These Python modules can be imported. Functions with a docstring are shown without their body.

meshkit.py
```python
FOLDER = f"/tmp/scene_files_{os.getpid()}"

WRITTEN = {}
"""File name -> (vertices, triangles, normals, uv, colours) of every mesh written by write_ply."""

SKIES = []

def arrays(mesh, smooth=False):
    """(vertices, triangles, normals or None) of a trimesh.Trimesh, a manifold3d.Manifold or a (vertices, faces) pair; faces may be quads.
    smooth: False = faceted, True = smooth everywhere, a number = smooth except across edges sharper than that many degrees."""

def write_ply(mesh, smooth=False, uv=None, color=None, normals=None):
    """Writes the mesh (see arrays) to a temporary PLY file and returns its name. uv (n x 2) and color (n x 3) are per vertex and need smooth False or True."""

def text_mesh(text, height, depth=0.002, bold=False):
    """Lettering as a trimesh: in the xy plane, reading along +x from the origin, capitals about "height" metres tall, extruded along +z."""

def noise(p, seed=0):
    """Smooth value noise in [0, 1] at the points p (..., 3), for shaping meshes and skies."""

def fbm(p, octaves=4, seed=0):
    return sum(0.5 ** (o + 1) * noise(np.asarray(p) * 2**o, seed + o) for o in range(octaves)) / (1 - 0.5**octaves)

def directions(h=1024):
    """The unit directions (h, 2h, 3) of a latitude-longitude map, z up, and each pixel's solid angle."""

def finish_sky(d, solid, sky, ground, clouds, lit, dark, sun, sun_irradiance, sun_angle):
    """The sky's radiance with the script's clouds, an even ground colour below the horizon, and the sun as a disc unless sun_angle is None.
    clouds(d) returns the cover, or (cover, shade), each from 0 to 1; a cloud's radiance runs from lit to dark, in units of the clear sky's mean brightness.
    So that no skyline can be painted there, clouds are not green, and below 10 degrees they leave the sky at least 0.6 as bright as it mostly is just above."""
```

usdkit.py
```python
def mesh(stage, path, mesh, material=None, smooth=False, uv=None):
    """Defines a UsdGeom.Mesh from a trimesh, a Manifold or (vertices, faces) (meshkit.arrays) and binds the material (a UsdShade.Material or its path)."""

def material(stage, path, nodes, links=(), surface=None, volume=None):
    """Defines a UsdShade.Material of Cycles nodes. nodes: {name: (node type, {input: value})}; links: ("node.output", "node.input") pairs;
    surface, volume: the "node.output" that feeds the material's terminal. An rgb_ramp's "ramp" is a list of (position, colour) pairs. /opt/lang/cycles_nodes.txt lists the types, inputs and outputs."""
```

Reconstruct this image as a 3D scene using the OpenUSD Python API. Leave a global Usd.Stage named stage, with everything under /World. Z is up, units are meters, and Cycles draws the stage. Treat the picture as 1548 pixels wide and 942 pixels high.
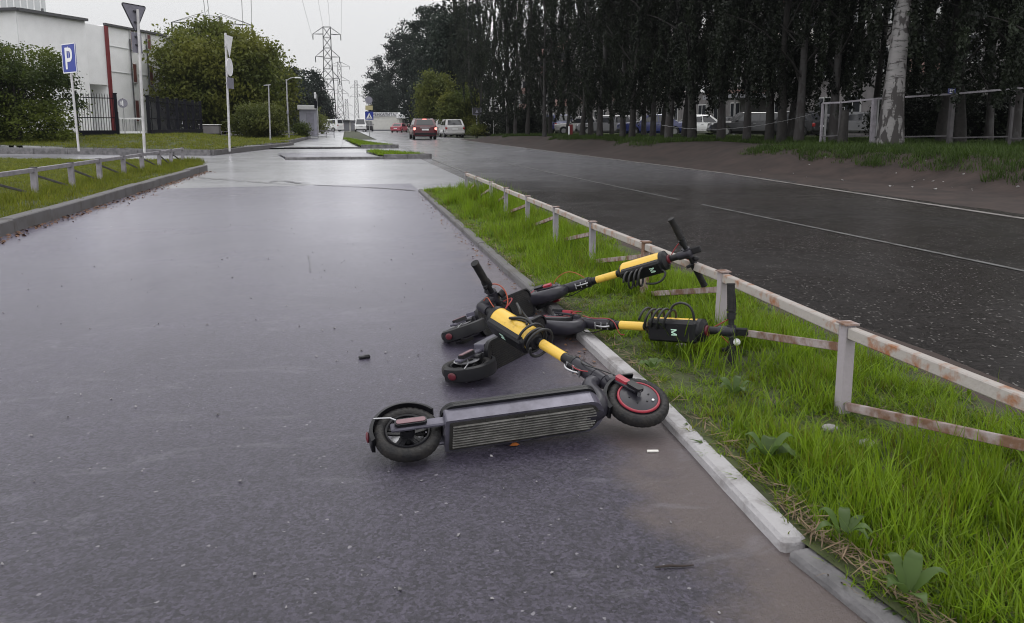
import math, random, numpy as np, trimesh, usdkit, meshkit
from shapely.geometry import Polygon, Point, box as sbox
from shapely import contains_xy
from pxr import Usd, UsdGeom, UsdLux, UsdShade, Gf, Vt, Sdf

stage = Usd.Stage.CreateInMemory()
UsdGeom.SetStageUpAxis(stage, 'Z'); UsdGeom.SetStageMetersPerUnit(stage, 1.0)
W_ = UsdGeom.Xform.Define(stage, '/World'); UsdGeom.Scope.Define(stage, '/World/Looks')
PI = math.pi

# ---------------------------------------------------------------- camera
EYE = 1.06                                     # metres above the pavement
FPX, PCX, PCY = 1160.0, 774.0, 361.0           # focal length and principal point on a 1548 x 942 picture
PITCH, YAW = math.radians(8.386), math.radians(-11.989)
_fw = np.array([0, math.cos(PITCH), -math.sin(PITCH)]); _up = np.array([0, math.sin(PITCH), math.cos(PITCH)])
_c, _s = math.cos(YAW), math.sin(YAW)
CAM = np.array([[_c, -_s, 0], [_s, _c, 0], [0, 0, 1]]) @ np.stack([[1, 0, 0], _up, -_fw], 1)
cam = UsdGeom.Camera.Define(stage, '/World/camera')
_m = np.eye(4); _m[:3, :3] = CAM; _m[:3, 3] = (0, 0, EYE)
cam.AddTransformOp().Set(Gf.Matrix4d(*_m.T.ravel().tolist()))
cam.CreateHorizontalApertureAttr(36.0); cam.CreateVerticalApertureAttr(36.0 * 623 / 1024)
cam.CreateFocalLengthAttr(36.0 * FPX / 1548)
cam.CreateVerticalApertureOffsetAttr(-110 / 1548 * 36.0)
cam.CreateClippingRangeAttr(Gf.Vec2f(0.05, 5000))
cam.CreateExposureAttr(0.0)

# ---------------------------------------------------------------- sky and sun (overcast)
SUN_EL, SUN_AZ = math.radians(58), math.radians(35)     # azimuth measured from +y towards +x
usdkit.material(stage, '/World/Looks/sky_overcast', {
    'tc': ('texture_coordinate', {}),
    'sky': ('sky_texture', {'sky_type': 'single_scattering', 'sun_disc': False, 'sun_elevation': SUN_EL, 'sun_rotation': SUN_AZ, 'aerosol_density': 3.0}),
    'n': ('noise_texture', {'scale': 2.2, 'detail': 5.0, 'roughness': 0.55}),
    'cl': ('rgb_ramp', {'ramp': [(0.25, (6.95, 6.95, 7.02)), (0.75, (7.35, 7.35, 7.38))]}),
    'sep': ('separate_xyz', {}),
    'el': ('map_range', {'from_min': 0.0, 'from_max': 1.0, 'to_min': 1.0, 'to_max': 2.2, 'clamp': True}),
    'sc': ('vector_math', {'math_type': 'scale'}),
    'mx': ('mix', {'fac': 0.94}),
    'bg': ('background_shader', {'strength': 0.1})},
    [('tc.generated', 'n.vector'), ('tc.generated', 'sep.vector'), ('n.fac', 'cl.fac'), ('sep.z', 'el.value'), ('cl.color', 'sc.vector1'), ('el.result', 'sc.scale'),
     ('sky.color', 'mx.color1'), ('sc.vector', 'mx.color2'), ('mx.color', 'bg.color')], surface='bg.background')
dome = UsdLux.DomeLight.Define(stage, '/World/sky')
UsdShade.MaterialBindingAPI.Apply(dome.GetPrim()).Bind(UsdShade.Material.Get(stage, '/World/Looks/sky_overcast'))
dome.GetPrim().SetCustomDataByKey('kind', 'structure'); dome.GetPrim().SetCustomDataByKey('label', 'even pale grey overcast sky')
sun = UsdLux.DistantLight.Define(stage, '/World/sun')
sun.CreateIntensityAttr(0.15); sun.CreateAngleAttr(25.0); sun.CreateColorAttr(Gf.Vec3f(1, .985, .96)); sun.GetPrim().CreateAttribute('inputs:normalize', Sdf.ValueTypeNames.Bool).Set(True)
sun.AddRotateXYZOp().Set(Gf.Vec3f(90 - math.degrees(SUN_EL), 0, 180 - math.degrees(SUN_AZ)))

# ---------------------------------------------------------------- helpers
def at(px, py, Y):
    "the point at world distance Y up the street that the photograph shows at (px, py)"
    v = CAM @ np.array([(px - PCX) / FPX, -(py - PCY) / FPX, -1.0])
    return np.array([0, 0, EYE]) + v * (Y / v[1])
def gnd(px, py, z=0.0):
    v = CAM @ np.array([(px - PCX) / FPX, -(py - PCY) / FPX, -1.0])
    return np.array([0, 0, EYE]) + v * ((z - EYE) / v[2])
def proj(P):
    q = (np.atleast_2d(P) - [0, 0, EYE]) @ CAM
    return np.stack([PCX + FPX * q[:, 0] / -q[:, 2], PCY - FPX * q[:, 1] / -q[:, 2]], 1)

_used = {}
def numbered(parent, name):
    k = (parent, name); n = _used.get(k, 0); _used[k] = n + 1
    return f'{parent}/{name}' if n == 0 else f'{parent}/{name}_{n:03d}'
def tag(o, label=None, cat=None, group=None, kind=None):
    p = o.GetPrim() if hasattr(o, 'GetPrim') else o
    for k, v in (('label', label), ('category', cat), ('group', group), ('kind', kind)):
        if v: p.SetCustomDataByKey(k, v)
    return p
def mpath(m): return m if isinstance(m, str) and m.startswith('/') else '/World/Looks/' + m
def obj(name, mesh, m, parent=None, smooth=False, **kw):
    par = '/World' if parent is None else str(parent.GetPath())
    path = numbered(par, name)
    p = usdkit.mesh(stage, path, mesh, mpath(m), smooth=smooth).GetPrim()
    if kw: tag(p, **kw)
    return p
def mat4(loc=(0, 0, 0), rz=0.0, M=None):
    A = np.eye(4)
    A[:3, :3] = np.array([[math.cos(rz), -math.sin(rz), 0], [math.sin(rz), math.cos(rz), 0], [0, 0, 1]]) if M is None else M
    A[:3, 3] = loc
    return Gf.Matrix4d(*A.T.ravel().tolist())
def thing(name, label, cat, loc=(0, 0, 0), rz=0.0, M=None, group=None, scale=None):
    x = UsdGeom.Xform.Define(stage, numbered('/World', name))
    x.AddTransformOp().Set(mat4(loc, rz, M))
    if scale: x.AddScaleOp().Set(Gf.Vec3f(*scale))
    tag(x, label, cat, group)
    return x.GetPrim()
def dup(src, name, label, cat, loc, rz=0.0, group=None, scale=None, M=None):
    p = thing(name, label, cat, loc, rz, M, group, scale)
    p.GetReferences().AddInternalReference(src.GetPath()); p.SetInstanceable(True)
    return p
def cat_(ms): return trimesh.util.concatenate([m for m in ms if m is not None])
def bx(cx, cy, cz, sx, sy, sz, ch=0.0, R=None):
    if ch > 0:
        hx, hy, hz = sx / 2, sy / 2, sz / 2
        P = [(a * (hx - ch * u), b * (hy - ch * v), c * (hz - ch * w)) for a in (-1, 1) for b in (-1, 1) for c in (-1, 1) for u, v, w in ((0, 1, 1), (1, 0, 1), (1, 1, 0))]
        m = trimesh.convex.convex_hull(np.array(P))
    else:
        m = trimesh.creation.box((sx, sy, sz))
    if R is not None: m.vertices = m.vertices @ np.asarray(R).T
    m.apply_translation((cx, cy, cz)); return m
def frame(t):
    t = np.asarray(t, float); t = t / np.linalg.norm(t)
    a = np.cross(t, [0, 0, 1.0] if abs(t[2]) < .9 else [1.0, 0, 0]); a /= np.linalg.norm(a)
    return a, np.cross(t, a), t
def bar(a, b, w, h=None, ch=0.0):
    "square bar from a to b, w wide (level), h tall"
    a, b = np.asarray(a, float), np.asarray(b, float); u, v, t = frame(b - a)
    R = np.stack([u, v, t], 1)
    m = bx(0, 0, 0, w, h or w, np.linalg.norm(b - a), ch, R); m.apply_translation((a + b) / 2); return m
def cyl(a, b, r, r2=None, n=16, caps=True):
    a, b = np.asarray(a, float), np.asarray(b, float); u, v, t = frame(b - a); r2 = r if r2 is None else r2
    th = np.arange(n) * 2 * PI / n; ring = np.cos(th)[:, None] * u + np.sin(th)[:, None] * v
    V = np.vstack([a + r * ring, b + r2 * ring, [a], [b]]); i = np.arange(n); j = (i + 1) % n
    F = np.vstack([np.c_[i, j, n + j], np.c_[i, n + j, n + i]] + ([np.c_[j, i, 0 * i + 2 * n], np.c_[n + i, n + j, 0 * i + 2 * n + 1]] if caps else []))
    return trimesh.Trimesh(V, F, process=False)
def tube(P, r, n=8, caps=True):
    P = np.asarray(P, float); k = len(P); r = np.broadcast_to(r, (k,))
    t = np.gradient(P, axis=0); t /= np.linalg.norm(t, axis=1, keepdims=True) + 1e-12
    u = frame(t[0])[0]; U = []
    for i in range(k):
        u = u - t[i] * (u @ t[i]); u /= np.linalg.norm(u) + 1e-12; U.append(u)
    U = np.array(U); Vv = np.cross(t, U); th = np.arange(n) * 2 * PI / n
    V = (P[:, None] + r[:, None, None] * (np.cos(th)[None, :, None] * U[:, None] + np.sin(th)[None, :, None] * Vv[:, None])).reshape(-1, 3)
    i, j = np.meshgrid(np.arange(k - 1), np.arange(n), indexing='ij'); j2 = (j + 1) % n
    q = np.stack([i * n + j, i * n + j2, (i + 1) * n + j2, (i + 1) * n + j], -1).reshape(-1, 4)
    F = [q[:, [0, 1, 2]], q[:, [0, 2, 3]]]
    if caps:
        a = np.arange(1, n - 1); F += [np.c_[0 * a, a + 1, a], (k - 1) * n + np.c_[0 * a, a, a + 1]]
    return trimesh.Trimesh(V, np.vstack(F), process=False)
def smoothpath(P, k=8):
    from scipy.interpolate import CubicSpline
    P = np.asarray(P, float); s = np.r_[0, np.cumsum(np.linalg.norm(np.diff(P, axis=0), axis=1))]
    return CubicSpline(s, P)(np.linspace(0, s[-1], k * (len(P) - 1) + 1))
def revolve_y(prof, n=48, a0=0, a1=2 * PI):
    "profile of (radius, y) swept about the y axis"
    prof = np.asarray(prof, float); full = abs(a1 - a0 - 2 * PI) < 1e-6
    th = np.linspace(a0, a1, n + 1)[: n if full else n + 1]; k, m = len(prof), len(th)
    V = np.stack([np.cos(th)[:, None] * prof[:, 0], np.tile(prof[:, 1], (m, 1)), np.sin(th)[:, None] * prof[:, 0]], -1).reshape(-1, 3)
    i, j = np.meshgrid(np.arange(m if full else m - 1), np.arange(k), indexing='ij'); i2, j2 = (i + 1) % m, (j + 1) % k
    q = np.stack([i * k + j, i2 * k + j, i2 * k + j2, i * k + j2], -1).reshape(-1, 4)
    F = [q[:, [0, 1, 2]], q[:, [0, 2, 3]]]
    if not full:
        a = np.arange(1, k - 1); F += [np.c_[0 * a, a, a + 1], (m - 1) * k + np.c_[0 * a, a + 1, a]]
    mm = trimesh.Trimesh(V, np.vstack(F), process=False); mm.fix_normals(); return mm
def extr(poly, h, z=0.0):
    m = trimesh.creation.extrude_polygon(poly if not isinstance(poly, (list, tuple, np.ndarray)) else Polygon(poly), h, engine='earcut'); m.apply_translation((0, 0, z)); return m
def sheet(poly, step, zf, inset=0.0):
    "a ground sheet over the polygon, cut into a grid, its height from zf(x, y)"
    poly = Polygon(poly) if not hasattr(poly, 'bounds') else poly
    x0, y0, x1, y1 = poly.bounds; V, F = [], []
    sx, sy = step if isinstance(step, tuple) else (step, step)
    for i in range(int(math.ceil((x1 - x0) / sx))):
        for j in range(int(math.ceil((y1 - y0) / sy))):
            cell = sbox(x0 + i * sx, y0 + j * sy, x0 + (i + 1) * sx, y0 + (j + 1) * sy)
            g = cell if poly.contains(cell) else cell.intersection(poly)
            for q in getattr(g, 'geoms', [g]):
                if q.geom_type != 'Polygon' or q.area < 1e-6: continue
                c = np.array(q.exterior.coords)[:-1]
                if q.exterior.is_ccw is False: c = c[::-1]
                b = len(V); V += c.tolist()
                if len(c) <= 4 or q.convex_hull.area - q.area < 1e-9: F += [(b, b + a, b + a + 1) for a in range(1, len(c) - 1)]
                else:
                    vv, ff = trimesh.creation.triangulate_polygon(q, engine='earcut'); V = V[:b] + vv.tolist(); F += (ff + b).tolist()
    V = np.array(V); m = trimesh.Trimesh(np.c_[V, zf(V[:, 0], V[:, 1])], np.array(F), process=True)
    m.merge_vertices(); 
    if m.face_normals[:, 2].mean() < 0: m.invert()
    return m
def sm(x, a, b):
    t = np.clip((np.asarray(x, float) - a) / (b - a), 0, 1); return t * t * (3 - 2 * t)

# ---------------------------------------------------------------- materials
def col(c, k=1.0): return tuple(min(1.0, x * k) for x in c)
def mat(name, c, rough=.5, metal=0.0, var=0.0, scale=6.0, bump=0.0, bscale=60.0, coords='position', spec=.5, c2=None, lo=.35, hi=.65, rand=0.0, **extra):
    n = {'p': ('principled_bsdf', dict({'base_color': c, 'roughness': rough, 'metallic': metal, 'specular_ior_level': spec}, **extra))}; L = []
    src = 'geo.position' if coords == 'position' else 'tc.object'
    if var or bump or c2:
        n['geo' if coords == 'position' else 'tc'] = ('geometry' if coords == 'position' else 'texture_coordinate', {})
    if var or c2:
        n['n'] = ('noise_texture', {'scale': scale, 'detail': 6.0, 'roughness': .6})
        n['r'] = ('rgb_ramp', {'ramp': [(lo, col(c, 1 - var)), (hi, c2 or col(c, 1 + var))]})
        L += [(src, 'n.vector'), ('n.fac', 'r.fac')]
        last = 'r.color'
    else:
        n['cc'] = ('color', {'value': c}); last = 'cc.color'
    if rand:
        n['oi'] = ('object_info', {}); n['mr'] = ('map_range', {'from_min': 0.0, 'from_max': 1.0, 'to_min': 1 - rand, 'to_max': 1 + rand}); n['vs'] = ('vector_math', {'math_type': 'scale'})
        L += [('oi.random', 'mr.value'), (last, 'vs.vector1'), ('mr.result', 'vs.scale')]; last = 'vs.vector'
    L.append((last, 'p.base_color'))
    if bump:
        n['bn'] = ('noise_texture', {'scale': bscale, 'detail': 4.0}); n['b'] = ('bump', {'strength': bump, 'distance': .01})
        L += [(src, 'bn.vector'), ('bn.fac', 'b.height'), ('b.normal', 'p.normal')]
    return usdkit.material(stage, '/World/Looks/' + name, n, L, surface='p.BSDF')

def asphalt(name, base, rough0, rough1, chips=(.32, .31, .33), chipcut=.92, cscale=170., bumpd=.004, dirt=None, streak=0.0, wetscale=.55, spl=.5, coat=0.0, gr=.75, sheen_ramp=None):
    n = {'geo': ('geometry', {}),
         'big': ('noise_texture', {'scale': .45, 'detail': 6.0, 'roughness': .62}), 'bigr': ('rgb_ramp', {'ramp': [(.3, col(base, .78)), (.7, col(base, 1.22))]}),
         'mid': ('noise_texture', {'scale': 9.0, 'detail': 8.0, 'roughness': .75}), 'midr': ('rgb_ramp', {'ramp': [(.3, (.72, .72, .72)), (.7, (1.25, 1.25, 1.25))]}),
         'm1': ('mix', {'mix_type': 'multiply', 'fac': 1.0}),
         'vo': ('voronoi_texture', {'scale': cscale}), 'sv': ('separate_color', {}),
         'grain': ('rgb_ramp', {'ramp': [(0.0, (.25, .25, .25)), (.5, (.9, .9, .9)), (1.0, (1.75, 1.75, 1.75))]}), 'm2': ('mix', {'mix_type': 'multiply', 'fac': gr}),
         'chip': ('math', {'math_type': 'greater_than', 'value2': chipcut}), 'm3': ('mix', {'color2': chips}),
         'wn': ('noise_texture', {'scale': wetscale, 'detail': 7.0, 'roughness': .6, 'distortion': .6}), 'wr': ('map_range', {'from_min': .35, 'from_max': .65, 'to_min': rough0, 'to_max': rough1, 'clamp': True}),
         'fine': ('noise_texture', {'scale': 95.0, 'detail': 5.0, 'roughness': .7}), 'h': ('math', {'math_type': 'add'}), 'hs': ('math', {'math_type': 'multiply', 'value2': .6}),
         'b': ('bump', {'strength': .8, 'distance': bumpd}),
         'p': ('principled_bsdf', {'specular_ior_level': spl, 'coat_weight': coat, 'coat_roughness': .24, 'coat_ior': 1.5})}
    L = [('geo.position', f'{k}.vector') for k in ('big', 'mid', 'vo', 'wn', 'fine')] + [
        ('big.fac', 'bigr.fac'), ('mid.fac', 'midr.fac'), ('bigr.color', 'm1.color1'), ('midr.color', 'm1.color2'),
        ('vo.color', 'sv.color'), ('sv.r', 'grain.fac'), ('m1.color', 'm2.color1'), ('grain.color', 'm2.color2'), ('sv.g', 'chip.value1'), ('chip.value', 'm3.fac'), ('m2.color', 'm3.color1'),
        ('wn.fac', 'wr.value'), ('wr.result', 'p.roughness'), ('fine.fac', 'h.value1'), ('sv.r', 'hs.value1'), ('hs.value', 'h.value2'), ('h.value', 'b.height'), ('b.normal', 'p.normal')]
    last = 'm3.color'
    if dirt:                                   # dried silt lying along a line x = x0, thinning out over w metres
        x0, w, dc = dirt
        n.update({'sx': ('separate_xyz', {}), 'dd': ('map_range', {'from_min': x0 - w, 'from_max': x0, 'to_min': 0.0, 'to_max': .62, 'clamp': True}),
                  'dn': ('noise_texture', {'scale': 1.7, 'detail': 7.0, 'roughness': .62}), 'da': ('math', {'math_type': 'add'}), 'dr': ('map_range', {'from_min': .78, 'from_max': .95, 'to_min': 0.0, 'to_max': .8, 'clamp': True}),
                  'm4': ('mix', {'color2': dc})})
        L += [('geo.position', 'sx.vector'), ('sx.x', 'dd.value'), ('geo.position', 'dn.vector'), ('dd.result', 'da.value1'), ('dn.fac', 'da.value2'), ('da.value', 'dr.value'), ('dr.result', 'm4.fac'), (last, 'm4.color1')]
        last = 'm4.color'
    if streak:                                 # pale streaks mixed into the colour by stretched noise
        n.update({'sm': ('mapping', {'scale': (1.2, 3.5, 1.0), 'rotation': (0, 0, .35)}), 'sn': ('noise_texture', {'scale': 1.6, 'detail': 9.0, 'roughness': .72, 'distortion': 1.2}),
                  'sr': ('map_range', {'from_min': .56, 'from_max': .72, 'to_min': 0.0, 'to_max': streak, 'clamp': True}), 'm5': ('mix', {'color2': (.27, .26, .30)})})
        L += [('geo.position', 'sm.vector'), ('sm.vector', 'sn.vector'), ('sn.fac', 'sr.value'), ('sr.result', 'm5.fac'), (last, 'm5.color1')]
        last = 'm5.color'
    if sheen_ramp:                                   # wetter coat up the street; reflected sky sheen also painted into base colour
        n.update({'wx': ('separate_xyz', {}), 'wm': ('map_range', {'from_min': sheen_ramp[0], 'from_max': sheen_ramp[1], 'to_min': 0.0, 'to_max': 1.0, 'clamp': True}), 'm6': ('mix', {'color2': sheen_ramp[2]})})
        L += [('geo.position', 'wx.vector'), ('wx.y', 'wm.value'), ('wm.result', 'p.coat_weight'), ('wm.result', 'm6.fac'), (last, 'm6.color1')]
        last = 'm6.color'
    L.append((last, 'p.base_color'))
    usdkit.material(stage, '/World/Looks/' + name, n, L, surface='p.BSDF')

asphalt('path_asphalt', (.036, .0315, .046), .20, .44, bumpd=.0055, spl=.5, gr=1.0, sheen_ramp=(1.3, 9.5, (.068, .060, .100)), chips=(.20, .19, .21), chipcut=.998, cscale=125., dirt=(1.12, .58, (.105, .082, .074)), streak=.30)
asphalt('wet_asphalt', (.25, .248, .28), .20, .34, chipcut=.998, bumpd=.0002, spl=1.0, coat=1.0)
asphalt('road_asphalt', (.013, .0115, .0115), .13, .28, chips=(.17, .16, .155), chipcut=.978, cscale=95., bumpd=.0022, spl=.4, sheen_ramp=(12, 34, (.23, .228, .25)))
mat('scuff', (.10, .095, .115), .36, var=.3, scale=40.)
mat('earth', (.034, .022, .019), .9, var=.35, scale=2.2, bump=.9, bscale=14.)
mat('turf_soil', (.045, .055, .018), .95, var=.4, scale=6., bump=.8, bscale=30.)
mat('far_ground', (.06, .065, .04), .95, var=.3, scale=.4)
mat('kerb_pale', (.47, .455, .47), .7, c2=(.15, .135, .13), var=.2, scale=7., lo=.52, hi=.72, bump=.5, bscale=70.)
mat('kerb_dark', (.13, .125, .13), .75, var=.35, scale=6., bump=.5, bscale=60.)
mat('kerb_mid', (.17, .162, .168), .7, c2=(.085, .078, .072), var=.3, scale=6., lo=.48, hi=.7, bump=.5, bscale=60.)
mat('white_line', (.13, .13, .13), .5, c2=(.03, .028, .028), var=.1, scale=7., lo=.46, hi=.62)
mat('edge_line', (.27, .255, .245), .6, c2=(.07, .06, .056), var=.15, scale=4., lo=.45, hi=.66)
mat('black_plastic', (.007, .007, .009), .40, bump=.15, bscale=220., coords='o', var=.1, c2=(.024, .022, .021), scale=16., lo=.60, hi=.82, spec=.35)
mat('rubber', (.008, .008, .010), .55, var=.1, c2=(.020, .018, .017), spec=.3, scale=30., coords='o', bump=.3, bscale=120.)
mat('dark_metal', (.020, .019, .026), .34, metal=.25, var=.25, scale=14., coords='o')
mat('deck_metal', (.075, .07, .095), .32, metal=.4, var=.3, scale=9., coords='o', c2=(.12, .115, .15))
mat('deck_plate', (.026, .025, .023), .55, var=.45, scale=12., coords='o', bump=.2)
mat('deck_rib', (.17, .165, .155), .5, var=.4, scale=18., coords='o')
mat('steel', (.42, .42, .44), .3, metal=.9, coords='o')
mat('yellow_paint', (.82, .53, .09), .24, var=.06, c2=(.42, .26, .06), scale=22., lo=.60, hi=.80, coords='o', bump=.08)
mat('red_trim', (.30, .030, .048), .42, coords='o')
mat('reflector', (.07, .008, .014), .3, coords='o')
mat('reflector_pink', (.17, .09, .105), .35, coords='o', var=.2, scale=20.)
mat('cable_black', (.012, .012, .013), .38, coords='o')
mat('cable_red', (.26, .025, .03), .5, coords='o')
mat('cable_orange', (.36, .07, .03), .5, coords='o')
mat('mint_print', (.55, .80, .66), .5)
mat('white_plastic', (.72, .72, .73), .35, coords='o')
mat('fence_paint', (.37, .335, .36), .5, c2=(.24, .11, .055), var=.12, scale=7.5, lo=.60, hi=.72, bump=.25, bscale=45.)
mat('fence_rusty', (.42, .385, .36), .55, c2=(.26, .11, .05), var=.15, scale=11., lo=.52, hi=.66, bump=.3, bscale=45.)
mat('fence_rust', (.22, .115, .07), .75, c2=(.34, .29, .29), var=.3, scale=11., lo=.42, hi=.62, bump=.4, bscale=45.)
mat('fence_grey', (.23, .215, .24), .5, var=.22, scale=6., bump=.2)
mat('fence_dark', (.07, .065, .07), .6, var=.2, scale=6.)
mat('galv', (.36, .36, .37), .42, metal=.5, var=.2, scale=4.)
mat('post_paint', (.52, .51, .52), .45, var=.15, scale=5.)
mat('sign_blue', (.012, .030, .24), .35)
mat('sign_white', (.78, .78, .79), .4)
mat('sign_back', (.24, .235, .28), .45, metal=.3, var=.1, scale=4.)
mat('sign_rim', (.03, .03, .035), .5)
mat('sign_yellow', (.45, .40, .22), .45)
mat('facade_white', (.86, .86, .87), .75, var=.04, scale=1.2)
mat('grey_and_shade', (.20, .20, .22), .7)  # plain dark grey; on the entrance recess it paints the overhang shade
mat('facade_red', (.15, .018, .022), .6)
mat('facade_brown', (.115, .04, .035), .5)
mat('tower_panel', (.60, .615, .63), .6)
mat('trim_dark', (.06, .06, .065), .55)
mat('iron_black', (.007, .007, .012), .7, spec=.2)
mat('panel_wall', (.15, .14, .143), .85, var=.18, scale=1.5, bump=.3)
mat('panel_joint', (.16, .15, .15), .9)
mat('brickred', (.24, .15, .135), .85, var=.2, scale=3.)
mat('window_frame', (.45, .45, .45), .45)
mat('canopy_green', (.015, .13, .085), .5)
mat('kiosk_grey', (.34, .34, .40), .6, var=.1, scale=2.)
mat('kiosk_roof', (.62, .62, .62), .6)
mat('siding', (.72, .71, .67), .65, var=.05, scale=2.)
mat('pylon_steel', (.035, .035, .037), .6)
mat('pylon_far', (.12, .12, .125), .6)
mat('bark_dark', (.018, .016, .015), .9, var=.4, scale=9., bump=.6, bscale=20., coords='o')
mat('stone_white', (.24, .23, .225), .8, var=.25, scale=14.)
mat('twig', (.035, .025, .022), .85)
mat('dead_leaf', (.13, .068, .04), .8, rand=.3)
mat('straw', (.17, .12, .075), .85, rand=.3)
mat('pale_bit', (.50, .48, .46), .8)
mat('orange_leaf', (.42, .13, .03), .6)
mat('butt_paper', (.74, .72, .68), .7)
mat('pebble', (.22, .21, .22), .8, rand=.45)
mat('car_glass', (.012, .013, .016), .06, spec=.8)
mat('tyre', (.014, .014, .015), .75)
mat('car_rim', (.35, .35, .36), .35, metal=.8)
mat('plate_white', (.72, .72, .72), .45)
mat('lamp_off', (.24, .02, .02), .25)
mat('lamp_clear', (.6, .6, .62), .2)
mat('chrome', (.6, .6, .62), .2, metal=1.0)
for _n, _c2 in dict(maroon=(.075, .006, .012), silver=(.46, .45, .45), white=(.74, .74, .74), navy=(.010, .016, .09), black=(.012, .012, .014), green=(.035, .06, .05), red=(.28, .04, .06), grey=(.16, .16, .17), beige=(.45, .43, .38)).items():
    mat('paint_' + _n, _c2, .3, coat_weight=.7, coat_roughness=.08)
usdkit.material(stage, '/World/Looks/lamp_lit', {'e': ('emission', {'color': (1.0, .30, .26), 'strength': 2.6})}, surface='e.emission')
usdkit.material(stage, '/World/Looks/pane', {'g': ('glossy_bsdf', {'color': (.9, .9, .92), 'roughness': .03}), 't': ('transparent_bsdf', {'color': (.35, .36, .38)}), 'f': ('fresnel', {'IOR': 1.6}), 'm': ('mix_closure', {})},
    [('f.fac', 'm.fac'), ('t.BSDF', 'm.closure1'), ('g.BSDF', 'm.closure2')], surface='m.closure')
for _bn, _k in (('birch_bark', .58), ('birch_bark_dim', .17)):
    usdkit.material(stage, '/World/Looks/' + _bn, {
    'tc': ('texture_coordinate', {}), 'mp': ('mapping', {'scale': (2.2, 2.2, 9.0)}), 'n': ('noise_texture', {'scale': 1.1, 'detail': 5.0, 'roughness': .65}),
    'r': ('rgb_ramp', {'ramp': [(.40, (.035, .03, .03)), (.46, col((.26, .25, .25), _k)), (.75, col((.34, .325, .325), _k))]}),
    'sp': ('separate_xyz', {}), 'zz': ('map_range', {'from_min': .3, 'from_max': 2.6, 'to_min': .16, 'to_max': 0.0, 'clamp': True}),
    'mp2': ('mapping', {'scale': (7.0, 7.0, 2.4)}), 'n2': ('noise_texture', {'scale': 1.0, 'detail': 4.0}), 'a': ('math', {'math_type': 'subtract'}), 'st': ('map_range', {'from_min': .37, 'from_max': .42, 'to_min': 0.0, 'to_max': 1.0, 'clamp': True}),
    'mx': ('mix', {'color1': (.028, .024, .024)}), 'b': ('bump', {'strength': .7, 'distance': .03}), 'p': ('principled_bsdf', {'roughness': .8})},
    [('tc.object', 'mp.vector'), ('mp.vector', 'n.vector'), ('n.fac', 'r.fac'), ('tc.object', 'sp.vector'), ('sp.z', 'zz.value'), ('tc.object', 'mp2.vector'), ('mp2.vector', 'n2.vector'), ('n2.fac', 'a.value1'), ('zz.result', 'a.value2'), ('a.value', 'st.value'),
     ('st.result', 'mx.fac'), ('r.color', 'mx.color2'), ('mx.color', 'p.base_color'), ('n2.fac', 'b.height'), ('b.normal', 'p.normal')], surface='p.BSDF')
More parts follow.
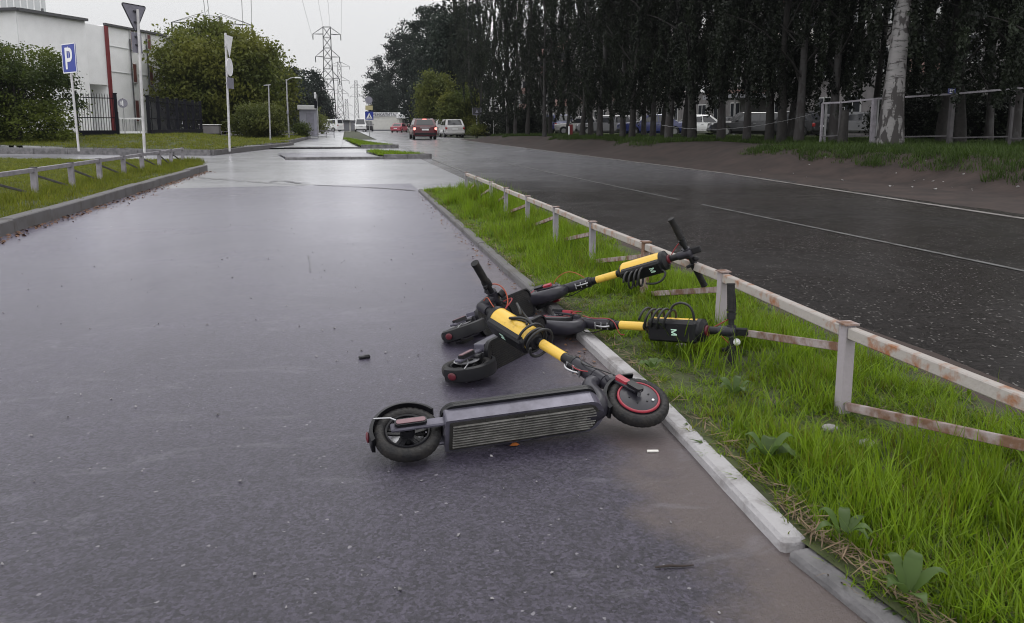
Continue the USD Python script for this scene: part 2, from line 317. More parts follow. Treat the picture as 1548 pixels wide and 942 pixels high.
def leafmat(name, c, c2, trans=.35, rand=.25, nscale=.8, rough=.5):
    usdkit.material(stage, '/World/Looks/' + name, {
        'tc': ('texture_coordinate', {}), 'n': ('noise_texture', {'scale': nscale, 'detail': 3.0}), 'r': ('rgb_ramp', {'ramp': [(.35, c), (.65, c2)]}), 'g': ('geometry', {}),
        'isl': ('map_range', {'from_min': 0.0, 'from_max': 1.0, 'to_min': .65, 'to_max': 1.4}), 's0': ('vector_math', {'math_type': 'scale'}),
        'oi': ('object_info', {}), 'mr': ('map_range', {'from_min': 0.0, 'from_max': 1.0, 'to_min': 1 - rand, 'to_max': 1 + rand}), 'vs': ('vector_math', {'math_type': 'scale'}),
        'p': ('principled_bsdf', {'roughness': rough, 'specular_ior_level': .3}), 't': ('translucent_bsdf', {}), 'm': ('mix_closure', {'fac': trans})},
        [('tc.object', 'n.vector'), ('n.fac', 'r.fac'), ('g.random_per_island', 'isl.value'), ('r.color', 's0.vector1'), ('isl.result', 's0.scale'), ('oi.random', 'mr.value'), ('s0.vector', 'vs.vector1'), ('mr.result', 'vs.scale'),
         ('vs.vector', 'p.base_color'), ('vs.vector', 't.color'), ('p.BSDF', 'm.closure1'), ('t.BSDF', 'm.closure2')], surface='m.closure')
leafmat('grass_blade', (.19, .33, .016), (.32, .44, .028), .5, .3, 3.0, .45)
leafmat('lawn_blade', (.17, .22, .018), (.29, .28, .035), .4, .3, 3.0, .5)
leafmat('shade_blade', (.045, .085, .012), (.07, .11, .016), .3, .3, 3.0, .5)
leafmat('weed_leaf', (.085, .15, .03), (.12, .19, .05), .3, .2, 4.0, .45)
leafmat('birch_leaf', (.004, .007, .004), (.026, .037, .018), .15, .25, 1.1)  # lighter tone paints leaf highlights into the near-black crowns
leafmat('broad_leaf', (.085, .115, .022), (.23, .24, .045), .38, .15, .35)
leafmat('bush_leaf', (.030, .052, .012), (.15, .19, .026), .3, .15, .6)
leafmat('willow_leaf', (.12, .15, .035), (.20, .22, .045), .35, .15, .5)
leafmat('spruce_leaf', (.014, .024, .019), (.032, .048, .032), .2, .15, .4)
#%%SETTING
# ================================================================ THE GROUND
rng = np.random.default_rng(7); random.seed(7)
def zbank(x, y):
    "ground height right of the main road: flat dirt edge, a bank, then a shaded plateau"
    x = np.asarray(x, float); y = np.asarray(y, float)
    top = .50 - .16 * sm(y, 20, 60)
    edge = 9.2 + .5 * np.sin(y * .23) + .35 * np.sin(y * .61 + 1)
    wid = 1.9 - .9 * sm(-y, -14, -8)
    P = np.stack([x * .9, y * .9, 0 * x], -1)
    return .012 + top * sm(x, edge, edge + wid) - .03 * (1 - sm(x, 7.7 + .045 * np.clip(y, -5, 16), 8.1 + .045 * np.clip(y, -5, 16))) + .10 * (meshkit.fbm(P, 4, 3) - .5) * sm(x, 8.5, 10.5) + .018 * (meshkit.fbm(P * 4, 3, 5) - .5)
def zlawnB(x, y):
    x = np.asarray(x, float); y = np.asarray(y, float)
    return .20 + .42 * sm(y, 29, 42) * sm(-x, 2, 8) + .05 * (meshkit.fbm(np.stack([x * .5, y * .5, 0 * x], -1), 3, 9) - .5)
flat = lambda h: (lambda x, y: 0 * x + h)
def bumpy(h, a, k, seed=1): return lambda x, y: h + a * (meshkit.fbm(np.stack([x * k, y * k, 0 * x], -1), 4, seed) - .5)
obj('ground', sheet(sbox(-420, -60, 420, 900), 120, flat(-.06)), 'far_ground', kind='structure', label='low ground far beyond the street')
ROADL = 2.28
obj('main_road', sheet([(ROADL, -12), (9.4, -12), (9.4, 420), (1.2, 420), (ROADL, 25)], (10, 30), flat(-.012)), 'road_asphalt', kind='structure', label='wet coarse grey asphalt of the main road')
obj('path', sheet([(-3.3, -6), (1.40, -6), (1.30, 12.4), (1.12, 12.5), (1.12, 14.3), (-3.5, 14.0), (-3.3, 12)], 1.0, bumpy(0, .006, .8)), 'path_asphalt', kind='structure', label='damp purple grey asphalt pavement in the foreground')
obj('side_road', sheet([(1.12, 12.4), (ROADL, 12.3), (ROADL + .02, 60), (-2, 60), (-60, 62), (-60, 20), (-14, 20), (-3.4, 13.9), (1.1, 14.2)], 8, flat(-.008)), 'wet_asphalt', kind='structure', label='shiny wet asphalt of the side road crossing the pavement')
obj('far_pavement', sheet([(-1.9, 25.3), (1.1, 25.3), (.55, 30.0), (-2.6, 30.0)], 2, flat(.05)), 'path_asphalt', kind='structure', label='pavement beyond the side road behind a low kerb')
obj('far_pavement', sheet([(-3.6, 37), (-.3, 37), (-.6, 150), (-6, 150), (-3.4, 60)], 8, flat(.05)), 'wet_asphalt', kind='structure', label='distant pavement running towards the pylons')
# painted lines of the main road
xl = lambda y: float(np.interp(y, [0, 4.7, 9.4, 22, 60], [4.98, 4.86, 4.70, 4.36, 4.2]))
obj('lane_line', cat_([sheet([(xl(a), a), (xl(a) + .055, a), (xl(b) + .055, b), (xl(b), b)], 2.0, flat(-.006)) for a, b in ((1.0, 5), (5, 9.7), (10.4, 14), (14, 24), (27, 40), (44, 60))]), 'white_line', kind='structure', label='worn white centre line on the wet road')
obj('edge_line', sheet([(7.1, -8), (7.22, -8), (7.71, 7.4), (8.40, 16), (8.3, 50), (8.3, 110), (8.16, 110), (8.16, 50), (8.28, 16), (7.6, 7.4)], (4, 4), flat(-.006)), 'edge_line', kind='structure', label='white edge line along the dirt side of the road')
obj('edge_line', cat_([sheet(sbox(2.62, a, 2.68, b), 2.0, flat(-.006)) for a, b in ((14, 25), (30, 60))]), 'white_line', kind='structure', label='faint white line along the left side of the main road')
obj('dirt_bank', sheet(sbox(7.6, -2, 14, 60), .4, zbank), 'earth', kind='structure', smooth=True, label='bare brown dirt bank along the right side of the road')
obj('shaded_yard', sheet(sbox(14, -2, 60, 160), 3, lambda x, y: zbank(x, y) - .01), 'turf_soil', kind='structure', label='dark shaded yard under the birches')
def ribbon(px, w, z):
    "thin flat mark along ground points given in the photograph"
    Q = smoothpath([gnd(a, b) for a, b in px], 6); d = np.gradient(Q, axis=0); n = np.c_[-d[:, 1], d[:, 0]]; n /= np.linalg.norm(n, axis=1, keepdims=True) + 1e-9
    k = len(Q); ww = w * (.35 + .9 * meshkit.noise(np.c_[np.arange(k) * .7, 0 * np.arange(k), 0 * np.arange(k)], 2))[:, None] / 2
    V = np.vstack([np.c_[Q[:, :2] - n * ww, np.full(k, z)], np.c_[Q[:, :2] + n * ww, np.full(k, z)]]); i = np.arange(k - 1)
    return trimesh.Trimesh(V, np.vstack([np.c_[i, i + 1, k + i + 1], np.c_[i, k + i + 1, k + i]]), process=False)
obj('scrape_mark', ribbon([(466, 386), (468, 398), (469, 412)], .008, .0068), 'scuff', kind='structure', label='short pale scrape mark farther up the pavement')
obj('paint_trace', ribbon([(408, 275), (425, 273.5), (440, 275), (468, 277)], .10, .0075), 'scuff', kind='structure', label='trace of white paint at the end of the pavement')
obj('asphalt_seam', ribbon([(296, 268), (370, 274), (450, 279), (560, 284), (628, 289)], .06, .0072), 'kerb_dark', kind='structure', label='seam between the pavement and the side road')
# the strip of grass between the pavement and the road
VERGE = Polygon([(1.42, -.2), (2.05, -1.5), (2.32, 1.5), (2.30, 6), (2.2, 10), (2.12, 11.9), (1.9, 12.5), (1.3, 12.5), (1.15, 12.2), (1.15, 2.7), (1.11, 2.05), (1.08, 1.63), (1.085, 1.58), (1.14, 1.10), (1.265, .2)])
obj('verge_soil', sheet(VERGE, .25, bumpy(.035, .03, 2.5)), 'turf_soil', kind='structure', smooth=True, label='soil of the grass strip between pavement and road')
obj('road_gutter', sheet([(2.02, -3), (2.75, -3), (2.62, 1), (2.68, 3), (2.50, 6), (2.42, 10), (2.2, 12.2), (2.0, 12.2)], .3, bumpy(-.004, .012, 3)), 'earth', kind='structure', smooth=True, label='strip of dirt between grass verge and road')
LAWNA = Polygon([(-3.42, 2), (-3.42, 19.3), (-3.7, 21.5), (-4.8, 23.0), (-9, 24.6), (-16, 27.0), (-30, 30), (-30, 2)])
obj('left_lawn_soil', sheet(LAWNA, .8, bumpy(.11, .05, .6)), 'turf_soil', kind='structure', smooth=True, label='soil under the lawn left of the pavement')
kb0, kb1, kb2 = gnd(-140, 231), gnd(320, 235), gnd(442, 221)
LAWNB = Polygon([(kb0[0], kb0[1] + .2), (kb1[0], kb1[1] + .2), (kb2[0] - .1, kb2[1] + .1), (kb2[0] - 2, 41.5), (-12, 44.5), (-40, 52), (-45, kb0[1])])
obj('far_lawn_soil', sheet(LAWNB, 1.0, zlawnB), 'turf_soil', kind='structure', smooth=True, label='soil under the far lawn in front of the white building')
LAWNC = Polygon([(-3.3, 45), (-3.0, 62), (-5, 90), (-34, 90), (-34, 56), (-14, 49), (-5.6, 45.2)])
obj('third_lawn_soil', sheet(LAWNC, 1.5, bumpy(.26, .05, .3)), 'turf_soil', kind='structure', smooth=True, label='soil under the third lawn by the grey kiosk')
ISL1 = Polygon([(1.15, 25.4), (2.55, 25.4), (.75, 30.2)]); ISL2 = Polygon([(.62, 37.4), (2.2, 37.4), (1.25, 44), (.2, 60), (-.25, 60)])
obj('traffic_island_soil', sheet(ISL1, .5, flat(.11)), 'turf_soil', kind='structure', label='soil of the nearer grass island')
obj('traffic_island_soil', sheet(ISL2, .5, flat(.11)), 'turf_soil', kind='structure', label='soil of the farther grass island')

# ---------------------------------------------------------------- kerbs: every stone is a piece
def kerb(name, line, h, w, m, label, L=1.0, z0=-.06, jig=.006, mats=None, seed=0, rough=False):
    t = tag(UsdGeom.Xform.Define(stage, numbered('/World', name)), label, kind='structure')
    r = np.random.default_rng(seed); line = np.asarray(line, float); k = 0
    for a, b in zip(line[:-1], line[1:]):
        d = b - a; n = max(1, round(np.linalg.norm(d) / L)); u = d / np.linalg.norm(d); nrm = np.array([-u[1], u[0]])
        for i in range(n):
            p, q = a + d * i / n + u * .004, a + d * (i + 1) / n - u * .004
            c = (p + q) / 2; ang = math.atan2(u[1], u[0]) + r.normal(0, .004)
            dz = r.normal(0, jig) if jig else 0
            R = np.array([[math.cos(ang), -math.sin(ang), 0], [math.sin(ang), math.cos(ang), 0], [0, 0, 1]])
            s = bx(0, 0, 0, np.linalg.norm(q - p), w, h - z0, .010, None)
            if rough:
                for _ in range(3): s = s.subdivide()
                s.vertices = s.vertices + (meshkit.fbm(s.vertices * (9, 22, 22) + 17 * k + seed, 3)[:, None] - .5) * np.array([.004, .012, .012])
            s.vertices = s.vertices @ R.T; off = nrm * r.normal(0, jig * .6)
            s.apply_translation((c[0] + off[0], c[1] + off[1], (h + z0) / 2 + dz))
            mm = mats(k, c) if mats else m
            obj('kerb_stone', s, mm, t, smooth=25); k += 1
    return t
kerb('pavement_kerb', [(1.064, 1.60), (1.126, 2.62), (1.132, 12.5)], .044, .072, 'kerb_pale', 'low pale concrete kerb between pavement and grass strip', jig=.003, rough=True, seed=3, mats=lambda k, c: 'kerb_pale' if c[1] < 3.9 else 'kerb_mid')
kerb('pavement_kerb', [(1.25, .2), (1.128, 1.10), (1.067, 1.594)], .034, .074, 'kerb_dark', 'sunken dark wet kerb at the bottom right corner', seed=4, rough=True)
kerb('left_kerb', [(-3.36, 4.5), (-3.36, 19.4)], .135, .15, 'kerb_mid', 'raised concrete kerb along the left lawn', seed=5)
kerb('lawn_kerb', [kb0[:2], kb1[:2]], .21, .18, 'kerb_dark', 'long dark kerb in front of the far lawn', L=1.5, seed=6)
kerb('lawn_kerb', [kb1[:2], kb2[:2]], .19, .16, 'kerb_mid', 'kerb turning round the tip of the far lawn', L=1.5, seed=7)
kerb('third_lawn_kerb', [(-14, 48.8), (-5.5, 45.0), (-3.2, 44.9), (-2.9, 62)], .26, .18, 'kerb_dark', 'kerb in front of the third lawn with the poles', L=2.0, seed=8)
kerb('island_kerb', [(-1.95, 25.25), (1.12, 25.25)], .07, .14, 'kerb_dark', 'low dark kerb across the pavement beyond the side road', seed=9)
kerb('island_kerb', [(1.12, 25.25), (2.62, 25.22), (.75, 30.4)], .15, .14, 'kerb_dark', 'kerb round the nearer grass island', seed=10)
kerb('island_kerb', [(-2.9, 37.2), (.6, 37.2)], .07, .14, 'kerb_dark', 'second low kerb across the distant pavement', L=1.5, seed=11)
kerb('island_kerb', [(.6, 37.2), (2.3, 37.2), (1.3, 44.2), (.2, 60)], .16, .14, 'kerb_dark', 'kerb round the farther grass island', L=1.5, seed=12)

# ---------------------------------------------------------------- low fences of square tube
def low_fence(name, label, x, ys, zbase, ztop, post_w, rail_w, rail_h, mats, brace_sag=None, seed=1, cap=True):
    r = np.random.default_rng(seed)
    t = thing(name, label, 'fence', (x, ys[0], 0), group=None)
    pm, rm, bm, cm = mats
    xs = x + r.normal(0, .008, len(ys))
    for i, y in enumerate(ys):
        lx, ly = xs[i] - x, y - ys[0]
        lean = r.normal(0, .006, 2)
        p = bar((lx + lean[0], ly + lean[1], zbase - .12), (lx, ly, ztop), post_w, post_w, .003)
        m = pm(i) if callable(pm) else pm
        o = obj('post', p, m, t)
        if cap: obj('cap', bx(lx, ly, ztop + .003, post_w + .014, post_w + .014, .006), cm, o)
        if i:
            l0, y0 = xs[i - 1] - x, ys[i - 1] - ys[0]
            zt = ztop - .006 - rail_h / 2
            k = 5; base = []
            for s in range(k):
                f0, f1 = s / k, (s + 1) / k
            obj('rail', bar((l0, y0 + post_w / 2 + .001, zt), (lx, ly - post_w / 2 - .001, zt), rail_w, rail_h, .004), rm, t)
            obj('brace', bar((l0, y0 + post_w / 2 + .002, ztop - rail_h - .05), (lx, ly - post_w / 2 - .002, zbase + .02 + r.normal(0, .01)), .018, .03, .002), bm, t)
    return t
low_fence('rail_fence', 'low rusty white rail fence between the grass strip and the road, beside the fallen scooters', 1.74,
          [-.62, .36, 1.36, 2.35, 3.35, 4.33, 5.34, 6.40, 7.45, 8.5, 9.5, 10.5, 11.5], .04, .362, .042, .034, .042,
          (lambda i: 'fence_rust' if i in (5,) else ('fence_paint' if i < 5 else 'fence_grey'), 'fence_rusty', 'fence_rust', 'fence_rust'), seed=2)
low_fence('lawn_fence', 'low grey rail fence on the lawn left of the pavement', -4.25, [6.0, 7.45, 8.9, 10.35, 11.75, 13.2, 14.65, 16.1, 17.5, 18.9, 20.2, 21.6], .1, .49, .075, .05, .06,
          ('fence_grey', 'fence_grey', 'fence_dark', 'fence_dark'), seed=3)

# ---------------------------------------------------------------- grass: tufts scattered over the lawns
def tuft(n, h, spread, w, rs, bend=.5, seg=3):
    V, F = [], []
    for _ in range(n):
        a = rs.uniform(0, 2 * PI); r0 = spread * math.sqrt(rs.uniform(0, 1)); p0 = np.array([r0 * math.cos(a), r0 * math.sin(a), 0])
        d = rs.uniform(0, 2 * PI); hh = h * rs.uniform(.45, 1.15); lean = bend * rs.uniform(.1, 1.0) * hh; ww = w * rs.uniform(.6, 1.2)
        dv = np.array([math.cos(d), math.sin(d), 0]); sv = np.array([-math.sin(d + rs.normal(0, .6)), math.cos(d), 0]); b = len(V)
        for s in range(seg + 1):
            t = s / seg; c = p0 + dv * lean * t ** 2 + np.array([0, 0, hh * (t - .25 * (lean / hh) * t ** 2)])
            k = ww * (1 - t) ** .7 / 2
            if s < seg: V += [c - sv * k, c + sv * k]
            else: V += [c]
        for s in range(seg - 1): q = b + 2 * s; F += [(q, q + 1, q + 3), (q, q + 3, q + 2)]
        q = b + 2 * (seg - 1); F.append((q, q + 1, q + 2))
    return trimesh.Trimesh(np.array(V), np.array(F), process=False)
def scatter(name, label, protos, m, pts, scl, rs, tilt=.12):
    "one PointInstancer of tufts: ground cover nobody could count"
    path = numbered('/World', name); pi = UsdGeom.PointInstancer.Define(stage, path); targets = []
    for i, p in enumerate(protos):
        q = usdkit.mesh(stage, f'{path}/tuft_{i:03d}', p, mpath(m if isinstance(m, str) else m[i % len(m)])); targets.append(q.GetPath())
    pi.CreatePrototypesRel().SetTargets(targets); n = len(pts)
    pi.CreatePositionsAttr(Vt.Vec3fArray.FromNumpy(np.asarray(pts, np.float32)))
    pi.CreateProtoIndicesAttr(Vt.IntArray.FromNumpy(rs.integers(0, len(protos), n).astype(np.int32)))
    yaw = rs.uniform(0, 2 * PI, n); tx, ty = rs.normal(0, tilt, n), rs.normal(0, tilt, n)
    w = np.cos(yaw / 2); z = np.sin(yaw / 2); q = np.stack([tx / 2 * w + ty / 2 * z, ty / 2 * w - tx / 2 * z, z, w], 1); q /= np.linalg.norm(q, axis=1, keepdims=True)
    pi.CreateOrientationsAttr(Vt.QuathArray([Gf.Quath(float(a[3]), float(a[0]), float(a[1]), float(a[2])) for a in q]))
    s = np.asarray(scl, np.float32); s = s if s.ndim == 2 else np.stack([s, s, s], 1)
    pi.CreateScalesAttr(Vt.Vec3fArray.FromNumpy(s.astype(np.float32)))
    return tag(pi, label, 'grass', kind='stuff')
def inside(poly, n, rs):
    x0, y0, x1, y1 = poly.bounds; P = rs.uniform((x0, y0), (x1, y1), (n, 2)); return P[contains_xy(poly, P[:, 0], P[:, 1])]
rs = np.random.default_rng(11)
near = [tuft(26, .085, .05, .0048, rs, .9) for _ in range(4)] + [tuft(20, .12, .045, .0056, rs, .7) for _ in range(4)] + [tuft(14, .16, .04, .007, rs, .8, 4) for _ in range(2)] + [tuft(7, .045, .02, .018, rs, 1.5, 4) for _ in range(2)] + [tuft(9, .08, .06, .004, rs, 1.6, 4)]
P = inside(VERGE.intersection(sbox(1.1, -1, 2.6, 5.2)), 11500, rs); P2 = inside(VERGE.intersection(sbox(1.1, 5.2, 2.6, 13)), 5200, rs); P = np.vstack([P, P2])
den = meshkit.fbm(np.c_[P * 1.6, 0 * P[:, 0]], 3, 4); kx = lambda y: np.interp(y, [.2, 1.1, 1.6, 2.05, 2.7, 13], [1.295, 1.17, 1.11, 1.137, 1.172, 1.172])
edge = np.minimum(P[:, 0] - kx(P[:, 1]), 2.32 - P[:, 0])
keep = (rs.uniform(0, 1, len(P)) < np.clip((den - .22) * 3.4, .45, 1) * np.clip(.45 + edge * 9, 0, 1) * np.clip(1.25 - (P[:, 0] - 1.9) * 1.6, .3, 1)); P = P[keep]; edge = edge[keep]; den = den[keep]
fz = bumpy(.035, .03, 2.5)
lowz = lambda P: .72 * (1 - .45 * np.exp(-(((P[:, 0] - 1.60) / .22) ** 2 + ((P[:, 1] - 2.55) / .75) ** 2))) * (1 + .35 * sm(P[:, 1], 6, 9))
hs = (.62 + .85 * np.clip((meshkit.fbm(np.c_[P * 3.1 + 9, 0 * P[:, 0]], 2, 12) - .38) * 3.2, -.25, 1.0)) * (.65 + .75 * np.clip(den, 0, 1)) * np.clip(.45 + edge * 2.2, .45, .9) * lowz(P) * (1 + .55 * np.exp(-((P[:, 0] - 1.74) / .16) ** 2)) * (1 + .2 * sm(P[:, 1], 5, 9))
scatter('verge_grass', 'long bright green grass on the strip beside the fallen scooters', near, ['grass_blade', 'grass_blade', 'weed_leaf', 'grass_blade', 'grass_blade', 'lawn_blade', 'grass_blade', 'grass_blade', 'grass_blade', 'grass_blade', 'weed_leaf', 'weed_leaf', 'straw'], np.c_[P, fz(P[:, 0], P[:, 1]) - .012], np.c_[.85 + .3 * den, .85 + .3 * den, hs * 1.05], rs)
tall = [tuft(13, .24, .03, .0075, rs, .85, 5) for _ in range(4)]
Q = np.array([(1.77 + rs.normal(0, .06), rs.uniform(.3, 12.2)) for _ in range(190)] + [(1.52 + rs.normal(0, .09), 3.0 + rs.normal(0, .18)) for _ in range(12)] + [(2.0 + rs.normal(0, .1), 1.6 + rs.normal(0, .35)) for _ in range(40)])
Q = Q[~((np.abs(Q[:, 1] - 2.28) < .28) & (Q[:, 0] < 1.86))]
scatter('tall_grass', 'tall arching grass blades left unmown along the rusty rail fence', tall, 'grass_blade', np.c_[Q, fz(Q[:, 0], Q[:, 1]) - .01], rs.uniform(.55, 1.15, len(Q)), rs)
short = [tuft(22, .07, .09, .008, rs, .9, 2) for _ in range(6)]
P = inside(LAWNA.intersection(sbox(-13, 6, -3.4, 27)), 15000, rs); P = P[np.abs(P[:, 0]) < 3.4 + P[:, 1] * .62]
fa = bumpy(.11, .05, .6); den = meshkit.fbm(np.c_[P * .8, 0 * P[:, 0]], 3, 6); nearf = np.exp(-((P[:, 0] + 4.1) / .45) ** 2)
scatter('left_lawn_grass', 'mown yellow green grass of the lawn left of the pavement', short, 'lawn_blade', np.c_[P, fa(P[:, 0], P[:, 1]) - .01], np.c_[1.1 + 0 * den, 1.1 + 0 * den, (.5 + .8 * den) * (1 + 1.6 * nearf)], rs)
P = inside(LAWNB, 16000, rs); P = P[(np.abs(P[:, 0]) < 3 + P[:, 1] * .62)]
scatter('far_lawn_grass', 'yellow green grass of the far lawn before the white building', short[:4], 'lawn_blade', np.c_[P, zlawnB(P[:, 0], P[:, 1]) - .01], np.c_[np.full(len(P), 2.2), np.full(len(P), 2.2), rs.uniform(.9, 2.0, len(P))], rs)
P = inside(LAWNC.intersection(sbox(-30, 40, 0, 75)), 7000, rs)
scatter('third_lawn_grass', 'grass of the third lawn round the grey kiosk', short[:4], 'lawn_blade', np.c_[P, np.full(len(P), .25)], np.c_[np.full(len(P), 3.2), np.full(len(P), 3.2), rs.uniform(1, 2.6, len(P))], rs)
P = np.vstack([inside(ISL1, 500, rs), inside(ISL2, 900, rs)])
scatter('island_grass', 'bright grass of the two traffic islands in the pavement', short[:4], 'grass_blade', np.c_[P, np.full(len(P), .10)], np.c_[np.full(len(P), 2.0), np.full(len(P), 2.0), rs.uniform(1, 2.3, len(P))], rs)
# shaded grass right of the road: on top of the bank, with the bare track left open
P = rs.uniform((9.6, 3), (19, 62), (26000, 2)); z = zbank(P[:, 0], P[:, 1])
pr = proj(np.c_[P, z])[:, 0]
bare = (np.abs(P[:, 1] - 21.5 - .25 * (P[:, 0] - 11)) < 3.2) & (P[:, 0] < 12.6) | (np.abs(P[:, 1] - 45) < 3.0) & (P[:, 0] < 16)
hmin = .22 - .16 * (1 - sm(P[:, 1], 12, 17)) + .25 * (meshkit.fbm(np.c_[P * .7, 0 * z], 3, 8))
k = (~bare) & (z > hmin) & (rs.uniform(0, 1, len(P)) < np.clip(1.1 - P[:, 1] / 90, .2, 1)); P = P[k]
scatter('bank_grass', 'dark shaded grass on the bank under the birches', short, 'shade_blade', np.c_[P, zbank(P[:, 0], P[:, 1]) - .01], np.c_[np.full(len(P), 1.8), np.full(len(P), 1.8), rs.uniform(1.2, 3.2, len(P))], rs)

# ---------------------------------------------------------------- litter and small things on the ground
def flake(rs, L, w, curl=.3):
    V = np.array([(-.5 * L, 0, 0), (-.15 * L, -.5 * w, curl * w * .5), (.2 * L, -.45 * w, curl * w * .4), (.5 * L, 0, curl * w * .3), (.2 * L, .45 * w, curl * w), (-.15 * L, .5 * w, curl * w * .8)])
    return trimesh.Trimesh(V, [(0, 1, 5), (1, 2, 5), (2, 4, 5), (2, 3, 4)], process=False)
fl = [flake(rs, .035, .02) for _ in range(3)]
y = rs.uniform(7.0, 19, 900); x = -3.27 + np.abs(rs.normal(0, .13, 900)) * (.6 + .6 * meshkit.noise(np.c_[y * .9, 0 * y, 0 * y], 3))
scatter('leaf_litter', 'brown leaf litter swept along the foot of the left kerb', fl, 'dead_leaf', np.c_[x, y, np.full(900, .006)], rs.uniform(.6, 1.5, 900), rs, .3)
strw = [flake(rs, .07, .0035, .1) for _ in range(3)]
y = rs.uniform(.9, 12, 1100); y = np.r_[y, rs.normal(1.55, .22, 220)]; x = kx(y) + .012 + np.abs(rs.normal(0, .035, len(y))) - .02
scatter('dry_straw', 'dead brown grass and pine needles along the kerb edge', strw, 'straw', np.c_[x, y, np.full(len(y), .052) + rs.uniform(-.012, .01, len(y))], rs.uniform(.5, 1.2, len(y)), rs, .25)
y = rs.uniform(2.5, 12, 260); x = kx(y) - .10 - np.abs(rs.normal(0, .06, 260)); fn = [flake(rs, .016, .010) for _ in range(3)]
scatter('leaf_crumbs', 'crumbled brown leaves lying against the right kerb', fn, 'dead_leaf', np.c_[x, y, np.full(260, .006)], rs.uniform(.5, 1.6, 260), rs, .3)
peb = [trimesh.convex.convex_hull(rs.normal(0, 1, (10, 3)) * (.004, .003, .0022)) for _ in range(4)]
P = np.c_[rs.uniform(-3, 1.0, 700), 1 + 8 * rs.uniform(0, 1, 700) ** 1.5]
scatter('grit', 'scattered grit on the asphalt pavement', peb, 'pebble', np.c_[P, np.full(700, .003)], rs.uniform(.2, 1.05, 700) ** 2.2, rs, .4)
P = np.c_[rs.uniform(9.0, 11.4, 70), rs.uniform(5, 16, 70)]
scatter('bank_stones', 'pale stones and rubbish scattered over the dirt bank', peb, 'stone_white', np.c_[P, zbank(P[:, 0], P[:, 1]) + .01], rs.uniform(1.5, 5, 70), rs, .4)
def chunk(sc, c):
    m = trimesh.creation.icosphere(2, 1.0); m.vertices *= (.75 + .5 * meshkit.fbm(m.vertices * 1.6 + rs.uniform(0, 50), 3))[:, None]; m.vertices = m.vertices * np.array(sc) * (.85, .85, .7) + np.array(c) - (0, 0, .012); return m
g = gnd(551, 542); obj('plastic_bit', cat_([bx(0, 0, .007, .052, .022, .012, .003), bx(.012, 0, .0145, .022, .016, .003, .001)]).apply_transform(np.array(mat4((g[0], g[1], 0), .2)).T), 'black_plastic', label='small black plastic piece lying alone on the pavement', cat='debris')
g = gnd(1018, 858); obj('stick', tube([(g[0] - .045, g[1] + .004, .004), (g[0] - .01, g[1] + .001, .006), (g[0] + .02, g[1] - .006, .005), (g[0] + .05, g[1] - .006, .004)], [.002, .003, .0028, .0015], 6), 'twig', label='thin dark twig on the pavement near the dark kerb', cat='twig')
g = gnd(987, 684); obj('cigarette_end', cyl((g[0] - .019, g[1] + .003, .005), (g[0] + .017, g[1] - .004, .005), .0042, n=10), 'butt_paper', label='white cigarette end on the pavement below the front wheel', cat='cigarette end')
g = gnd(778, 675); obj('orange_leaf', flake(rs, .035, .02).apply_translation((g[0], g[1], .004)), 'orange_leaf', label='small orange leaf on the pavement below the scooter deck', cat='leaf')
g = gnd(1262, 648, .05); obj('concrete_chunk', chunk((.03, .025, .018), (g[0] - .02, g[1], .065)), 'stone_white', label='pale concrete chunk at the foot of the nearest fence post', cat='stone')
g = gnd(1310, 670, .05); obj('concrete_chunk', chunk((.035, .03, .018), (g[0], g[1], .06)), 'stone_white', label='flat pale stone in the grass right of the nearest fence post', cat='stone')
g = gnd(1030, 522, .06); obj('concrete_chunk', chunk((.03, .02, .016), (g[0], g[1], .07)), 'stone_white', label='pale stone in the grass under the black lock box', cat='stone')
# broad leaved weeds
def leafblade(L, w, rs, lift, droop):
    k = 6; V, F = [], []
    for i in range(k + 1):
        t = i / k; hw = w / 2 * math.sin(PI * min(1, t * .92 + .08)) ** .8 * (1.15 - .4 * t) if i < k else .002
        z = lift * L * math.sin(t * PI * .6) - droop * L * t * t; wob = .07 * w * math.sin(9 * t + rs.uniform(0, 6))
        V += [(L * t, -hw, z + .18 * hw + wob), (L * t, 0, z), (L * t, hw, z + .18 * hw - wob)]
    for i in range(k):
        a = 3 * i; F += [(a, a + 3, a + 4), (a, a + 4, a + 1), (a + 1, a + 4, a + 5), (a + 1, a + 5, a + 2)]
    return trimesh.Trimesh(np.array(V), np.array(F), process=False)
for px, py, n, L, w, lab in ((1160, 695, 6, .07, .045, 'broad leaved weed with pale rounded leaves left of the nearest fence post'), (1372, 905, 7, .062, .032, 'large broad leaved weed in the grass by the sunken dark kerb'),
                             (1275, 815, 6, .07, .028, 'narrow leaved weed halfway between kerb joint and fence'), (985, 560, 5, .055, .035, 'small leafy weed behind the red ringed wheel'), (1110, 600, 6, .06, .03, 'leafy weed in front of the grass buried handlebar')):
    g = gnd(px, py, .06); t = thing('broad_leaf_weed', lab, 'plant', (g[0], g[1], .045))
    for i in range(n):
        lf = leafblade(L * rs.uniform(.7, 1.15), w * rs.uniform(.8, 1.2), rs, rs.uniform(.5, 1.2), rs.uniform(.15, .5)); a = i * 2.4 + rs.uniform(-.3, .3)
        lf.apply_transform(trimesh.transformations.rotation_matrix(a, (0, 0, 1))); lf.apply_translation((.01 * math.cos(a), .01 * math.sin(a), .03)); obj('leaf', lf, 'weed_leaf', t, smooth=True)
